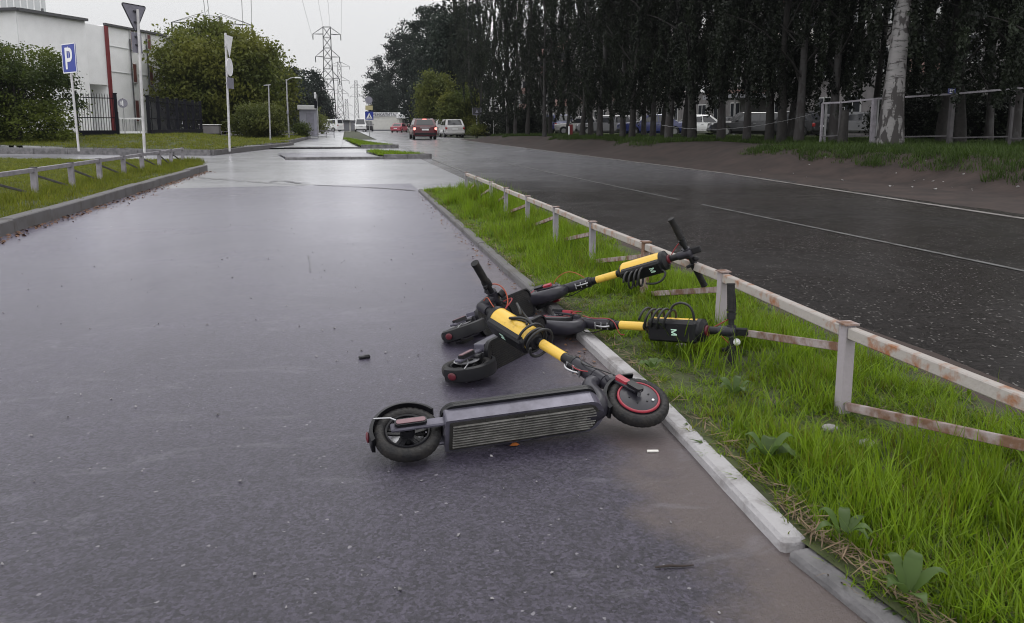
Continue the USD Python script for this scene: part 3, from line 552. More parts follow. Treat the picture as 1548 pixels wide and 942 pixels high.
# ================================================================ THE THREE FALLEN SCOOTERS
def rotv(ax, a):
    ax = np.asarray(ax, float) / np.linalg.norm(ax); K = np.array([[0, -ax[2], ax[1]], [ax[2], 0, -ax[0]], [-ax[1], ax[0], 0]])
    return np.eye(3) + math.sin(a) * K + (1 - math.cos(a)) * K @ K
WR = .110
def tyre_mesh():
    nu, nv = 120, 18; V = []
    for i in range(nu):
        for j in range(nv):
            th, ph = 2 * PI * i / nu, 2 * PI * j / nv
            cx, sy = math.cos(ph), math.sin(ph)
            rr = .0245 * (1 / max(abs(cx), abs(sy)) ** .22) * .97          # slightly squared section; a low profile tyre
            rr *= .80 if False else 1
            if cx > .15:                                                    # tread grooves, slanted across
                ph2 = i * 30 / nu * 2 * PI + 2.2 * abs(sy) * (1 if i % 2 else 1)
                rr -= .0017 * (1 if math.sin(ph2) > .45 else 0) * min(1, (1.15 - cx * .4))
            if abs(cx) < .10: rr += .0007
            R = WR - .0245 * .8 + rr * .8 * cx
            V.append((R * math.cos(th), rr * sy * .98, R * math.sin(th)))
    i, j = np.meshgrid(np.arange(nu), np.arange(nv), indexing='ij'); i2, j2 = (i + 1) % nu, (j + 1) % nv
    q = np.stack([i * nv + j, i2 * nv + j, i2 * nv + j2, i * nv + j2], -1).reshape(-1, 4)
    m = trimesh.Trimesh(np.array(V), np.vstack([q[:, [0, 1, 2]], q[:, [0, 2, 3]]]), process=False); m.fix_normals(); return m
TYRE = tyre_mesh()
RIM = revolve_y([(.066, -.017), (.071, -.0195), (.075, -.012), (.075, .012), (.071, .0195), (.066, .017)], 56)
def rear_rim():
    ms = [RIM, revolve_y([(.008, -.028), (.021, -.028), (.024, -.02), (.024, .02), (.021, .028), (.008, .028)], 28)]
    for k in range(5):
        a = 2 * PI * k / 5 + .3
        for o in (-.13, .13):
            ms.append(bar((.02 * math.cos(a + o * 2), 0, .02 * math.sin(a + o * 2)), (.068 * math.cos(a + o), 0, .068 * math.sin(a + o)), .007, .012, .001))
    return cat_(ms)
def fender(r0, a0, a1, w, th=.004, lip=.012):
    "curved mudguard strip about the y axis, with turned down edges"
    return revolve_y([(r0 - lip, -w / 2), (r0, -w / 2 + .006), (r0 + .003, 0), (r0, w / 2 - .006), (r0 - lip, w / 2), (r0 - lip, w / 2 - th), (r0 - th, w / 2 - .010), (r0 - th + .003, 0), (r0 - th, -w / 2 + .010), (r0 - lip, -w / 2 + th)], 30, a0, a1)
def rbox2(x0, x1, w, r, n=7):
    return Polygon([(x0, -w / 2), (x1, -w / 2), (x1, w / 2), (x0, w / 2)]).buffer(-r).buffer(r, quad_segs=n)
def stadium(x0, x1, w, nose):
    a = np.linspace(-PI / 2, PI / 2, 15)
    pts = [(x0, w / 2), (x0, -w / 2)] + [(x1 - nose + nose * math.cos(t), w / 2 * math.sin(t)) for t in a]
    return Polygon(pts).buffer(-.006).buffer(.006)

def make_scooter(label, pose, wb, tau, ls, steer, twist=0.0, coil=None, wires=(), kick=True, loop=None, prt=True, pang=0.0, pw=.080, bend=.012, barturn=0.0, mpos=.018):
    pos, M = pose
    t = thing('kick_scooter', label, 'scooter', pos, 0, M, group='rental scooters fallen in a heap')
    hb = wb / 2; F0 = np.array([hb, 0, WR]); R0 = np.array([-hb, 0, WR])
    sd = np.array([-math.sin(tau), 0, math.cos(tau)]); bk = np.array([-math.cos(tau), 0, -math.sin(tau)]); yy = np.array([0, 1.0, 0])
    TW = rotv((1, 0, 0), twist); S = rotv(sd, steer)
    def dk(m, piv=np.array([0, 0, WR])):                   # what turns with the deck
        m = m.copy(); m.vertices = (m.vertices - piv) @ TW.T + piv; return m
    def fr(m, tw=True):                                    # what turns with the fork
        m = m.copy(); v = m.vertices - F0
        if tw: v = v @ TW.T
        m.vertices = v @ S.T + F0; return m
    def st(m): m = m.copy(); m.vertices = m.vertices + F0; return m
    def P(l, b=0.0, y=0.0): return F0 + sd * l + bk * b + yy * y
    L = dict(zip(('yb', 'yt', 'cb', 'ct', 'T'), ls))
    # ---- rear wheel
    w = obj('rear_wheel', dk(rear_rim().apply_translation(R0)), 'black_plastic', t, smooth=35)
    obj('tyre', dk(TYRE.copy().apply_translation(R0)), 'rubber', w, smooth=50)
    obj('brake_disc', dk(revolve_y([(.030, .030), (.055, .030), (.055, .0325), (.030, .0325)], 40).apply_translation(R0)), 'steel', w, smooth=35)
    obj('axle', dk(cyl(R0 + (0, -.052, 0), R0 + (0, .052, 0), .006)), 'steel', w, smooth=35)
    obj('brake_caliper', dk(cat_([bx(R0[0] + .045, .034, R0[2] + .028, .035, .022, .028, .004), bx(R0[0] + .075, .036, R0[2] + .02, .04, .008, .012, .002), cyl(R0 + (.06, .03, .045), R0 + (.06, .05, .045), .006, n=10)])), 'black_plastic', t, smooth=25)
    # rear mudguard and its tail lamp, reflectors and stays
    fd = obj('rear_mudguard', dk(fender(WR + .012, math.radians(38), math.radians(196), .062).apply_translation(R0)), 'black_plastic', t, smooth=40)
    a = math.radians(176); c = R0 + np.array([(WR + .017) * math.cos(a), 0, (WR + .017) * math.sin(a)])
    obj('tail_lamp', dk(cat_([trimesh.creation.icosphere(2, 1.0).apply_transform(np.diag([.006, .016, .020, 1])).apply_translation(c)])), 'reflector', fd, smooth=True)
    a = math.radians(150)
    for s in (-1, 1):
        obj('mudguard_stay', dk(tube([R0 + (0, s * .036, .004), R0 + (-.05, s * .036, .045), R0 + ((WR + .008) * math.cos(a), s * .028, (WR + .008) * math.sin(a))], .0032, 7)), 'steel', fd, smooth=True)
    # ---- deck
    dz0, dz1 = .073, .126
    body = stadium(-.285, .262, .138, .055)
    d = obj('deck', dk(cat_([extr(body, dz1 - dz0, dz0)] + [bx(-hb + .045, s * .043, .102, .20, .014, .034, .004) for s in (-1, 1)])), 'deck_metal', t, smooth=30)
    top = rbox2(-.292, .250, .158, .045)
    obj('footboard', dk(cat_([extr(top, .010, dz1 + .001), extr(top.difference(top.buffer(-.008)), .009, dz1 + .012)])), 'black_plastic', d, smooth=30)
    mt = top.buffer(-.012)
    obj('grip_mat', dk(cat_([extr(mt, .004, dz1 + .011)] + [bx(-.02, y, dz1 + .0165, .46, .004, .003) for y in np.linspace(-.055, .055, 12)])), 'rubber', d, smooth=20)
    pl = stadium(-.272, .245, .120, .05)
    bp = obj('bottom_plate', dk(cat_([extr(pl, .003, dz0 - .0031)] + [cyl((x, y, dz0 - .0032), (x, y, dz0 - .0065), .0035, n=8) for x in np.linspace(-.26, .17, 5) for y in (-.054, .054)])), 'deck_plate', d, smooth=20)
    yy_ = np.linspace(-.045, .045, 9)
    for y in yy_:
        x1 = .245 - .05 + .05 * math.sqrt(max(0, 1 - (y / .06) ** 2)) - .012
        obj('rib', dk(bx((-.262 + x1) / 2, y, dz0 - .0065, x1 + .262, .0042, .0065, .0008)), 'deck_rib', bp)
    for x in (-.02,): obj('rib', dk(bx(x, 0, dz0 - .0042, .004, .104, .002)), 'deck_rib', bp)
    # axle covers with reflector strips
    for s in (-1, 1):
        m = rbox2(-.042, .062, .028, .0135); g = extr(m, .016); g.vertices = np.c_[g.vertices[:, 0] + R0[0], s * (.046 + g.vertices[:, 2]), R0[2] - .004 + g.vertices[:, 1]]; g.fix_normals()
        o = obj('axle_cover', dk(g), 'black_plastic', t, smooth=30)
        g = extr(m.buffer(-.005), .0022); g.vertices = np.c_[g.vertices[:, 0] + R0[0], s * (.0622 + g.vertices[:, 2]), R0[2] - .004 + g.vertices[:, 1]]; g.fix_normals()
        obj('reflector', dk(g), 'reflector_pink', o)
    if kick:
        obj('kickstand', dk(tube(smoothpath([(.06, .05, dz0 - .004), (.02, .066, dz0 + .004), (-.10, .082, dz0 + .012), (-.13, .09, dz0 + .016)], 5), .0055, 8)), 'dark_metal', t, smooth=True)
    # ---- neck from deck to head tube
    hd = P(.185, .012)
    nk = smoothpath([(.205, 0, .104), (.262, 0, .118), (hb - .135, 0, .175), tuple(hd + bk * .02)], 8)
    mk = tube(nk, np.interp(np.linspace(0, 1, len(nk)), [0, .3, 1], [.040, .034, .027]), 16); mk.vertices[:, 1] *= 1.15
    wgt = np.clip((mk.vertices[:, 2] - .10) / .12, 0, 1)[:, None]; mk.vertices = dk(mk).vertices * (1 - wgt) + mk.vertices * wgt
    obj('neck', mk, 'dark_metal', t, smooth=True)
    # ---- front wheel, fork, mudguard
    hubm = revolve_y([(.004, -.031), (.040, -.031), (.066, -.026), (.074, -.020), (.074, .020), (.066, .026), (.040, .031), (.004, .031)], 64).apply_translation(F0)
    w = obj('front_wheel', fr(cat_([hubm, RIM.copy().apply_translation(F0)])), 'dark_metal', t, smooth=25)
    obj('tyre', fr(TYRE.copy().apply_translation(F0)), 'rubber', w, smooth=50)
    for s in (-1, 1):
        obj('red_ring', fr(revolve_y([(.0665, s * .0262), (.0695, s * .0285), (.0735, s * .0275), (.0755, s * .022), (.072, s * .021)], 64).apply_translation(F0)), 'red_trim', w, smooth=True)
        for k in range(6):
            b = F0 + np.array([.036 * math.cos(k * PI / 3), s * .031, .036 * math.sin(k * PI / 3)])
            obj('bolt', fr(cyl(b, b + (0, s * .0025, 0), .0034, n=10)), 'black_plastic', w)
    obj('valve_cap', fr(cyl(F0 + (.040, -.030, -.030), F0 + (.040, -.0335, -.030), .0045, n=12)), 'white_plastic', w)
    obj('axle', fr(cyl(F0 + (0, -.058, 0), F0 + (0, .058, 0), .0065)), 'steel', w, smooth=35)
    crown = sd * .150
    fk = [bar(F0 + crown * .86 + (0, s * .036, 0), F0 + (0, s * .046, 0), .013, .032, .004) for s in (-1, 1)] + [bar(F0 + crown * .9 + (0, -.040, 0), F0 + crown * .9 + (0, .040, 0), .034, .04, .008), cyl(F0 + crown * .8, F0 + sd * .19, .026, .024, 24)]
    f_ = obj('fork', fr(cat_(fk), False), 'dark_metal', t, smooth=30)
    for s in (-1, 1):
        c0 = F0 + sd * .028 + (0, s * .055, 0)
        m = rbox2(-.016, .048, .030, .013); g = extr(m, .012); V = g.vertices; Rb = np.stack([sd, bk], 0)
        g.vertices = F0 + np.outer(V[:, 0], sd) + np.outer(V[:, 1], bk) + np.outer(.050 + V[:, 2], yy * s); g.fix_normals()
        o = obj('axle_cover', fr(g, False), 'black_plastic', t, smooth=30)
        m = rbox2(.050, .105, .024, .006); g = extr(m, .014); V = g.vertices
        g.vertices = F0 + np.outer(V[:, 0], sd) + np.outer(V[:, 1], bk) + np.outer(.045 + V[:, 2], yy * s); g.fix_normals()
        obj('red_reflector', fr(g, False), 'red_trim', o, smooth=30)
    obj('front_mudguard', fr(fender(WR + .013, math.radians(55) + tau, math.radians(172) + tau, .060).apply_translation(F0)), 'black_plastic', t, smooth=40)
    # ---- stem
    obj('head_tube', cat_([cyl(P(.165), P(.215), .0275, n=24), cyl(P(.216), P(.325), .0290, .0275, 24)]), 'dark_metal', t, smooth=35)
    o = obj('folding_joint', cat_([cyl(P(.325), P(.340), .0295, n=24), bar(P(.26, .026), P(.345, .030), .026, .016, .004), cyl(P(.340), P(L['yb'] - .03), .0255, .0225, 24)]), 'black_plastic', t, smooth=30)
    obj('latch', cat_([tube(smoothpath([P(.27, .035), P(.30, .048), P(.335, .045), P(.345, .034)], 4), .0045, 8)] + [cyl(P(l, .034, -.016), P(l, .034, .016), .004, n=10) for l in (.265, .30, .335)]), 'steel', o, smooth=True)
    obj('lower_stem', cyl(P(L['yb'] - .03), P(L['yb']), .0195, n=24), 'black_plastic', t, smooth=35)
    obj('yellow_stem', cat_([cyl(P(L['yb']), P(L['yt']), .0205, n=28)]), 'yellow_paint', t, smooth=35)
    obj('upper_stem', cyl(P(L['yt']), P(L['T'] - .004), .0185, .017, 24), 'black_plastic', t, smooth=35)
    # lock box on the stem: yellow drum with a black panel towards the rider
    r = .050; c0, c1 = P(L['cb'] + .022, .010), P(L['ct'] - .03, .010)
    pk = rotv(sd, pang) @ bk; pyy = rotv(sd, pang) @ yy
    bxd = obj('lock_drum', cat_([cyl(c0 - sd * .012, c0, r * .86, r, 40), cyl(c0, c1, r, n=40)]), 'yellow_paint', t, smooth=35)
    obj('lower_cap', cat_([cyl(P(L['cb'] - .012, .010), P(L['cb'] + .006, .010), r * .55, r * .80, 32), cyl(P(L['cb'] + .006, .010), c0 - sd * .0115, r * .9, n=32)]), 'black_plastic', bxd, smooth=30)
    obj('upper_cap', cat_([cyl(c1, c1 + sd * .022, r * 1.03, n=36), cyl(c1 + sd * .022, c1 + sd * .036, r * 1.0, r * .6, 36)]), 'black_plastic', bxd, smooth=30)
    pc = (c0 + c1) / 2 + pk * .032; Lp = np.linalg.norm(c1 - c0) + .016
    Rp = np.stack([pyy, np.cross(sd, pyy), sd], 1)
    pn = bx(0, 0, 0, pw, .052, Lp, .010, Rp); pn.apply_translation(pc); pno = obj('lock_panel', pn, 'black_plastic', bxd, smooth=20)
    if prt:
        tm = meshkit.text_mesh('M', .026, .0015, bold=True); tm.vertices[:, :2] -= tm.bounds.mean(0)[:2]
        tm.vertices = pc + pk * .0258 + sd * mpos + np.outer(tm.vertices[:, 0] * 1.05, -pyy) + np.outer(tm.vertices[:, 1], sd) + np.outer(tm.vertices[:, 2], pk); tm.fix_normals()
        obj('letter_print', tm, 'mint_print', pno)
    obj('red_collar', cat_([cyl(c1 + sd * .036, c1 + sd * .046, .024, n=24)]), 'reflector', t, smooth=35)
    # ---- handlebar
    S = rotv(sd, steer + barturn); by = S @ yy; fo = S @ (-bk); T0 = P(L['T']); T = T0 + fo * bend
    obj('stem_head', cat_([cyl(T0 - sd * .05, T0 + sd * .004, .0215, n=24), trimesh.creation.icosphere(3, .0215).apply_translation(T0 + sd * .004), cyl(T0 + sd * .004, T, .0215, .0205, 24), cyl(T - by * .026, T + by * .026, .021, n=24)]), 'dark_metal', t, smooth=35)
    obj('handlebar', cyl(T - by * .20, T + by * .20, .0125, n=20), 'black_plastic', t, smooth=35)
    for s in (-1, 1):
        g = [cyl(T + by * s * .092, T + by * s * .202, .0165, n=24), cyl(T + by * s * .088, T + by * s * .095, .020, n=24), cyl(T + by * s * .200, T + by * s * .208, .0185, n=24)]
        g += [cyl(T + by * s * (.1 + .009 * k), T + by * s * (.1035 + .009 * k), .0172, n=20) for k in range(11)]
        obj('grip', cat_(g), 'rubber', t, smooth=30)
    obj('brake_lever', tube(smoothpath([T + by * .062 + fo * .004, T + by * .075 + fo * .028, T + by * .11 + fo * .038, T + by * .165 + fo * .036], 5), np.linspace(.0075, .005, 16), 8), 'black_plastic', t, smooth=True)
    obj('brake_clamp', cat_([cyl(T + by * .052, T + by * .078, .0185, n=20), bar(T + by * .05 + fo * .012, T + by * .08 + fo * .03, .014, .018, .003)]), 'black_plastic', t, smooth=30)
    obj('throttle', cat_([cyl(T - by * .086, T - by * .064, .021, n=20), bar(T - by * .075 + bk * .012 - sd * .014, T - by * .075 + bk * .034 - sd * .028, .016, .012, .003)]), 'black_plastic', t, smooth=30)
    bl = T - by * .045 + sd * .012
    obj('bell', cat_([trimesh.creation.icosphere(3, .0155).apply_translation(bl + sd * .012), cyl(bl - sd * .01, bl + sd * .01, .006, n=12)]), 'white_plastic' if prt == 2 else 'black_plastic', t, smooth=True)
    obj('display', bar(T + sd * .012 + fo * .002, T + sd * .072 + fo * .006, .034, .016, .005), 'black_plastic', t, smooth=20)
    obj('head_lamp', cat_([cyl(T + fo * .015 - sd * .03, T + fo * .038 - sd * .03, .0165, .0185, 24)]), 'black_plastic', t, smooth=30)
    # ---- cables
    q = smoothpath([T + by * .06 + fo * .01, T + by * .05 - sd * .03 + fo * .045, T + by * .02 - sd * .08 + fo * .035, P(L['ct'] + .005, -.020)], 6)
    obj('brake_cable', tube(q, .0028, 6), 'cable_red', t, smooth=True)
    q = smoothpath([T - by * .06 + fo * .01, T - by * .05 - sd * .035 + fo * .035, T - by * .02 - sd * .07 + fo * .03, P(L['ct'] + .002, -.024, -.006)], 6)
    obj('throttle_cable', tube(q, .0028, 6), 'cable_orange', t, smooth=True)
    q = smoothpath([P(.30, -.006, -.026), P(.24, .02, -.040), P(.19, .01, -.045), P(.15, -.01, -.04), P(.09, -.012, -.052)], 6)
    obj('motor_cable', tube(q, .0028, 6), 'cable_black', t, smooth=True)
    for pts, mm in wires: obj('loose_wire', tube(smoothpath([P(*p) for p in pts], 6), .0022, 6), mm, t, smooth=True)
    if coil:
        for cdef in coil:
            l0, l1, cb_, cy, rad, n, wob = cdef; th = np.linspace(0, 2 * PI * n, int(28 * n)); r_ = np.random.default_rng(int(n * 100))
            ll = np.interp(th, [0, th[-1]], [l0, l1]); rr = rad * (1 + wob * np.sin(th * .37 + 1)); tl = .012 * np.sin(th)
            Q = np.array([P(a + c_, cb_ + b * math.cos(x), cy + b * math.sin(x)) for a, b, x, c_ in zip(ll, rr, th, tl)])
            obj('coiled_lock_cable', tube(Q, .0058, 8), 'cable_black', t, smooth=True)
    if loop: 
        for lp in loop: obj('cable_loop', tube(smoothpath([P(*p) for p in lp], 8), .0058, 8), 'cable_black', t, smooth=True)
    return t
def fitpose(x):
    return np.array(x[:3]), rotv((0, 0, 1), x[3]) @ rotv((0, 1, 0), x[4]) @ rotv((1, 0, 0), x[5])
PANG1, PANG3, BT1 = -.5, .5, -.5
LS = (.390, .520, .556, .830, .941)
make_scooter('scooter nearest the camera, showing its ribbed underside, red ringed wheel right', fitpose([0.5686, 2.2945, 0.0657, 0.0534, -0.0368, -1.3617]), .805, math.radians(22.35), LS, -.0186, twist=math.radians(11),
    coil=[(.515, .60, .006, -.006, .056, 3.2, .10)],
    loop=[[(.60, .0, -.055), (.635, .02, -.075), (.675, .045, -.066), (.69, .035, -.056), (.665, .01, -.052), (.63, .0, -.055), (.60, .02, -.062)],
          [(.69, -.02, -.056), (.735, -.04, -.075), (.77, -.065, -.06), (.755, -.085, -.02), (.70, -.082, .0), (.66, -.06, -.01)]],
    wires=[([(.83, .0, -.03), (.86, .01, -.055), (.90, .0, -.06), (.925, .0, -.035)], 'cable_orange'), ([(.31, .03, -.012), (.27, .045, -.02), (.22, .035, -.03)], 'cable_red')], prt=1, pang=PANG1, bend=.075, barturn=BT1)
make_scooter('middle scooter, its black lock box and white letter lying in the grass', fitpose([0.6573, 3.4665, 0.047, 0.8276, -0.0272, 1.4499]), .805, math.radians(8.58), LS, -.1857,
    coil=[(.545, .69, .040, .052, .044, 4.6, .06)],
    loop=[[(.69, .05, .085), (.70, .045, .112), (.735, .04, .128), (.775, .035, .115), (.79, .03, .075), (.79, .03, .040)]],
    wires=[([(.16, -.02, .03), (.20, .01, .035), (.25, .02, .032), (.33, .01, .03), (.37, .02, .012), (.40, .035, -.03), (.43, .04, -.035)], 'cable_red'),
           ([(.11, -.01, .05), (.14, .012, .06), (.16, -.01, .055), (.13, -.02, .05), (.12, .01, .048), (.15, .015, .05)], 'cable_red')], prt=2, pw=.098)
make_scooter('farthest scooter, its handlebar leaning over the rail of the rusty fence', fitpose([0.7284, 4.0389, 0.0247, 0.8203, -0.025, 1.2103]), .805, math.radians(1.5), LS, .3481,
    coil=[(.60, .70, .075, -.045, .042, 3.3, .08)],
    loop=[[(.70, .07, -.085), (.74, .075, -.095), (.79, .07, -.09), (.815, .055, -.06), (.80, .05, -.04)]],
    wires=[([(.10, -.01, .04), (.14, -.02, .075), (.19, -.03, .088), (.26, -.02, .07), (.31, -.01, .03)], 'cable_orange')], prt=1, pang=PANG3, mpos=.065)
# ================================================================ TREES AND BUSHES
def leaves(C, size, rs, hang=.0, aspect=.6, up=.35):
    "one small folded leaf (2 triangles) at each centre"
    n = len(C); s = size * rs.uniform(.6, 1.35, (n, 1))
    a = rs.normal(0, 1, (n, 3)); a[:, 2] -= hang * 2.2; a /= np.linalg.norm(a, axis=1, keepdims=True)
    b = np.cross(a, rs.normal(0, 1, (n, 3)) + (0, 0, up)); b /= np.linalg.norm(b, axis=1, keepdims=True) + 1e-9
    c = np.cross(a, b); w = s * aspect / 2
    V = np.stack([C - a * s / 2, C + b * w + c * w * .35, C + a * s / 2, C - b * w + c * w * .35], 1).reshape(-1, 3)
    i = np.arange(n)[:, None] * 4
    return trimesh.Trimesh(V, np.vstack([i + (0, 1, 2), i + (0, 2, 3)]), process=False)
def limb(p, q, r0, r1, rs, k=6, sag=0.0, wob=.06):
    t = np.linspace(0, 1, k)[:, None]; d = np.linalg.norm(np.subtract(q, p))
    P = np.asarray(p) * (1 - t) + np.asarray(q) * t + np.sin(PI * t) * np.array([0, 0, sag * d]) + np.r_[np.zeros((1, 3)), np.cumsum(rs.normal(0, wob * d / k, (k - 1, 3)), 0)]
    return P, tube(P, np.linspace(r0, r1, k), 7, caps=False)
def birch(seed, H, r, lean, base, rad, nl, lsz, strand=1.5):
    rs = np.random.default_rng(seed); k = 14; z = np.linspace(-.2, H, k); P = np.c_[lean[0] * (z / H) ** 1.2 * H + np.cumsum(rs.normal(0, .03, k)), lean[1] * (z / H) * H + np.cumsum(rs.normal(0, .03, k)), z]
    P[:2, :2] = P[1, :2] * 0 + [[0, 0], [0, 0]]
    rr = r * (1 - .8 * (z / H).clip(0, 1)); rr[0] = r * 1.5; rr[1] = r * 1.12
    Pf = smoothpath(P, 3); tr = [tube(Pf, np.interp(Pf[:, 2], z, rr), 14)]
    C = []; nb = 21; lw = rs.permutation(nb)
    for i in range(nb):
        h = base + .25 + (H - base) * ((i + .5) / nb) ** 1.25 * .93; f = (h - base) / (H - base)
        o = np.array([np.interp(h, P[:, 2], P[:, 0]), np.interp(h, P[:, 2], P[:, 1]), h]); a = i * 2.4 + rs.uniform(-.4, .4)
        reach = rad * (.55 + .75 * math.sin(PI * min(1, f * .8 + .22))) * rs.uniform(.6, 1.15)
        tip = o + np.array([math.cos(a) * reach, math.sin(a) * reach, reach * rs.uniform(.35, .95)])
        Q, m = limb(o, tip, r * .32 * (1 - .6 * f), r * .07, rs, 7, .12); tr.append(m)
        for s in range(int(6 + 4 * rs.uniform())):
            t = rs.uniform(.15, 1.0); c = np.array([np.interp(t, np.linspace(0, 1, 7), Q[:, d]) for d in range(3)]) + rs.normal(0, .28, 3)
            L = strand * rs.uniform(.35, 1.25); L = min(L, max(.3, c[2] - base * rs.uniform(.35, 1.0))); n = max(4, int(nl / (nb * 14) * L / strand * rs.uniform(.7, 1.5)))
            u = rs.uniform(0, 1, n) ** .85; dr = rs.normal(0, .16, 2)
            C.append(np.c_[c[0] + dr[0] * u * L + rs.normal(0, .05, n), c[1] + dr[1] * u * L + rs.normal(0, .05, n), c[2] - u * L + rs.normal(0, .06, n)])
    return tr[0], leaves(np.vstack(C), lsz, rs, .6, .62), cat_(tr[1:])
def broad(seed, H, rx, ry, zc, rz, ncl, npc, lsz, r=.18, ragged=.25, stems=1, cl=.55, sq=2.0):
    rs = np.random.default_rng(seed); C, tr = [], []
    D = rs.normal(0, 1, (ncl, 3)); D /= (np.abs(D) ** sq).sum(1, keepdims=True) ** (1 / sq)
    lump = 1 + ragged * (meshkit.fbm(D * 1.7 + 5, 3, seed) - .5) * 2.4
    rho = rs.uniform(.25, 1, ncl) ** .5 * lump
    K = D * rho[:, None] * (rx, ry, rz) + (0, 0, zc); K = K[K[:, 2] > .12]
    for c in K:
        n = int(npc * rs.uniform(.5, 1.4)); s = cl * rs.uniform(.6, 1.3)
        C.append(c + rs.normal(0, 1, (n, 3)) * (s, s, s * .62))
    C = np.vstack(C); C = C[C[:, 2] > .06]
    for _ in range(stems):
        b = rs.normal(0, .12 * (stems > 1) * rx, 2)
        _, m = limb((b[0], b[1], -.2), (b[0] * .5, b[1] * .5, zc + .2 * rz), r, r * .45, rs, 7, 0, .03); tr.append(m)
        for i in range(6):
            q = K[rs.integers(len(K))]; _, m = limb((b[0] * .6, b[1] * .6, zc * rs.uniform(.35, .8)), q, r * .4, r * .08, rs, 6, .05); tr.append(m)
    return tr[0], leaves(C, lsz, rs, .1, .6), cat_(tr[1:])
def plant(name, label, cat, loc, tm, lm, lb, bark, leaf, rz=0, group=None, scale=None, stem='trunk'):
    t = thing(name, label, cat, loc, rz, group=group, scale=scale)
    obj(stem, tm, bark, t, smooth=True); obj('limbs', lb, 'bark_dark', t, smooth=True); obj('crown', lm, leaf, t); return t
# ---- the birches right of the road. (pixel column of the trunk foot, distance up the street, form, label)
G_B = 'birches along the right side of the road'
FORM = [birch(1, 15, .115, (.02, 0), 1.5, 2.7, 60000, .10, 1.9), birch(2, 16, .12, (-.035, .01), 1.7, 2.5, 60000, .10, 1.9), birch(3, 14, .11, (.03, .02), 1.3, 2.8, 60000, .10, 2.0), birch(4, 17, .12, (0, -.01), 1.9, 3.0, 62000, .105, 2.0)]
FIRST = {}
tilt = lambda rz, a, b: rotv((0, 0, 1), rz) @ rotv((1, 0, 0), a) @ rotv((0, 1, 0), b)
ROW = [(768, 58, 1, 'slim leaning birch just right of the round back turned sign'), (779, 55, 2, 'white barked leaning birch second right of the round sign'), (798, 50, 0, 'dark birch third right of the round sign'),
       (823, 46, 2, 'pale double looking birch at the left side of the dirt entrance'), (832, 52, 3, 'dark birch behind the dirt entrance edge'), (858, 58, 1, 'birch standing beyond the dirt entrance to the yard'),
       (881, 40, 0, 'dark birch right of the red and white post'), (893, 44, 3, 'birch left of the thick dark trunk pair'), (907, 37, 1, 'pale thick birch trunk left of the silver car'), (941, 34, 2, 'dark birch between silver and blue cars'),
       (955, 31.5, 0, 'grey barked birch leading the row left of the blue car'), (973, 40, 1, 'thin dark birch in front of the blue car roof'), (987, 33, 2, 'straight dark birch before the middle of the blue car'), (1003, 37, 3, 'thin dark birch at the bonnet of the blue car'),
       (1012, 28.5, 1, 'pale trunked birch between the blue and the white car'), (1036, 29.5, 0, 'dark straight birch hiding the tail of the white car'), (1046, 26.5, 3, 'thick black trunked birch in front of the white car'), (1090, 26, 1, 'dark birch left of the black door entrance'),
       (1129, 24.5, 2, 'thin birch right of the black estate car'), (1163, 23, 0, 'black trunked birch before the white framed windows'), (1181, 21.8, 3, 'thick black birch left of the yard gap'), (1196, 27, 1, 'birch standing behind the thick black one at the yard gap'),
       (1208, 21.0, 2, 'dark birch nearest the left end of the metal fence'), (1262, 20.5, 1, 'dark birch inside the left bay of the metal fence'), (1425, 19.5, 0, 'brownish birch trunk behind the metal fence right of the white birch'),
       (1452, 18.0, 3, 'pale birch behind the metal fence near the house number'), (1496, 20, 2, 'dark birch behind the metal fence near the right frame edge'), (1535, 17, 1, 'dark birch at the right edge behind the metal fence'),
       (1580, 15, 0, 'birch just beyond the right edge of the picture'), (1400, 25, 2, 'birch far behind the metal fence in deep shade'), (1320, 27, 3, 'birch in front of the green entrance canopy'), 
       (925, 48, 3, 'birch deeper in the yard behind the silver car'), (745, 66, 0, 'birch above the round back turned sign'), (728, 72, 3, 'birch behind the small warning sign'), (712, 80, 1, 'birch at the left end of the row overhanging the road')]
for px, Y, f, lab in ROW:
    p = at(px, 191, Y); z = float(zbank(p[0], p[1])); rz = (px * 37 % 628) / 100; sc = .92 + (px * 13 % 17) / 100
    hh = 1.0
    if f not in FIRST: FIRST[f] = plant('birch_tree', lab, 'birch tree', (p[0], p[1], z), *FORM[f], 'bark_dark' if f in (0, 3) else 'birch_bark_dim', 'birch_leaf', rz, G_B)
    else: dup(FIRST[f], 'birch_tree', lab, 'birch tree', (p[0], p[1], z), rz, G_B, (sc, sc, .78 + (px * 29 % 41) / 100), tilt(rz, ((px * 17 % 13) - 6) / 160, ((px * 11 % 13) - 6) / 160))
p = at(1345, 222, 16.8)
tm, lm, lb = birch(9, 15, .235, (.105, .02), 3.4, 2.6, 40000, .12, 2.2)
plant('birch_tree', 'large leaning white birch with rough black base at the metal fence', 'birch tree', (p[0], p[1], float(zbank(p[0], p[1]))), tm, lm, lb, 'birch_bark', 'birch_leaf', 0.0, G_B)
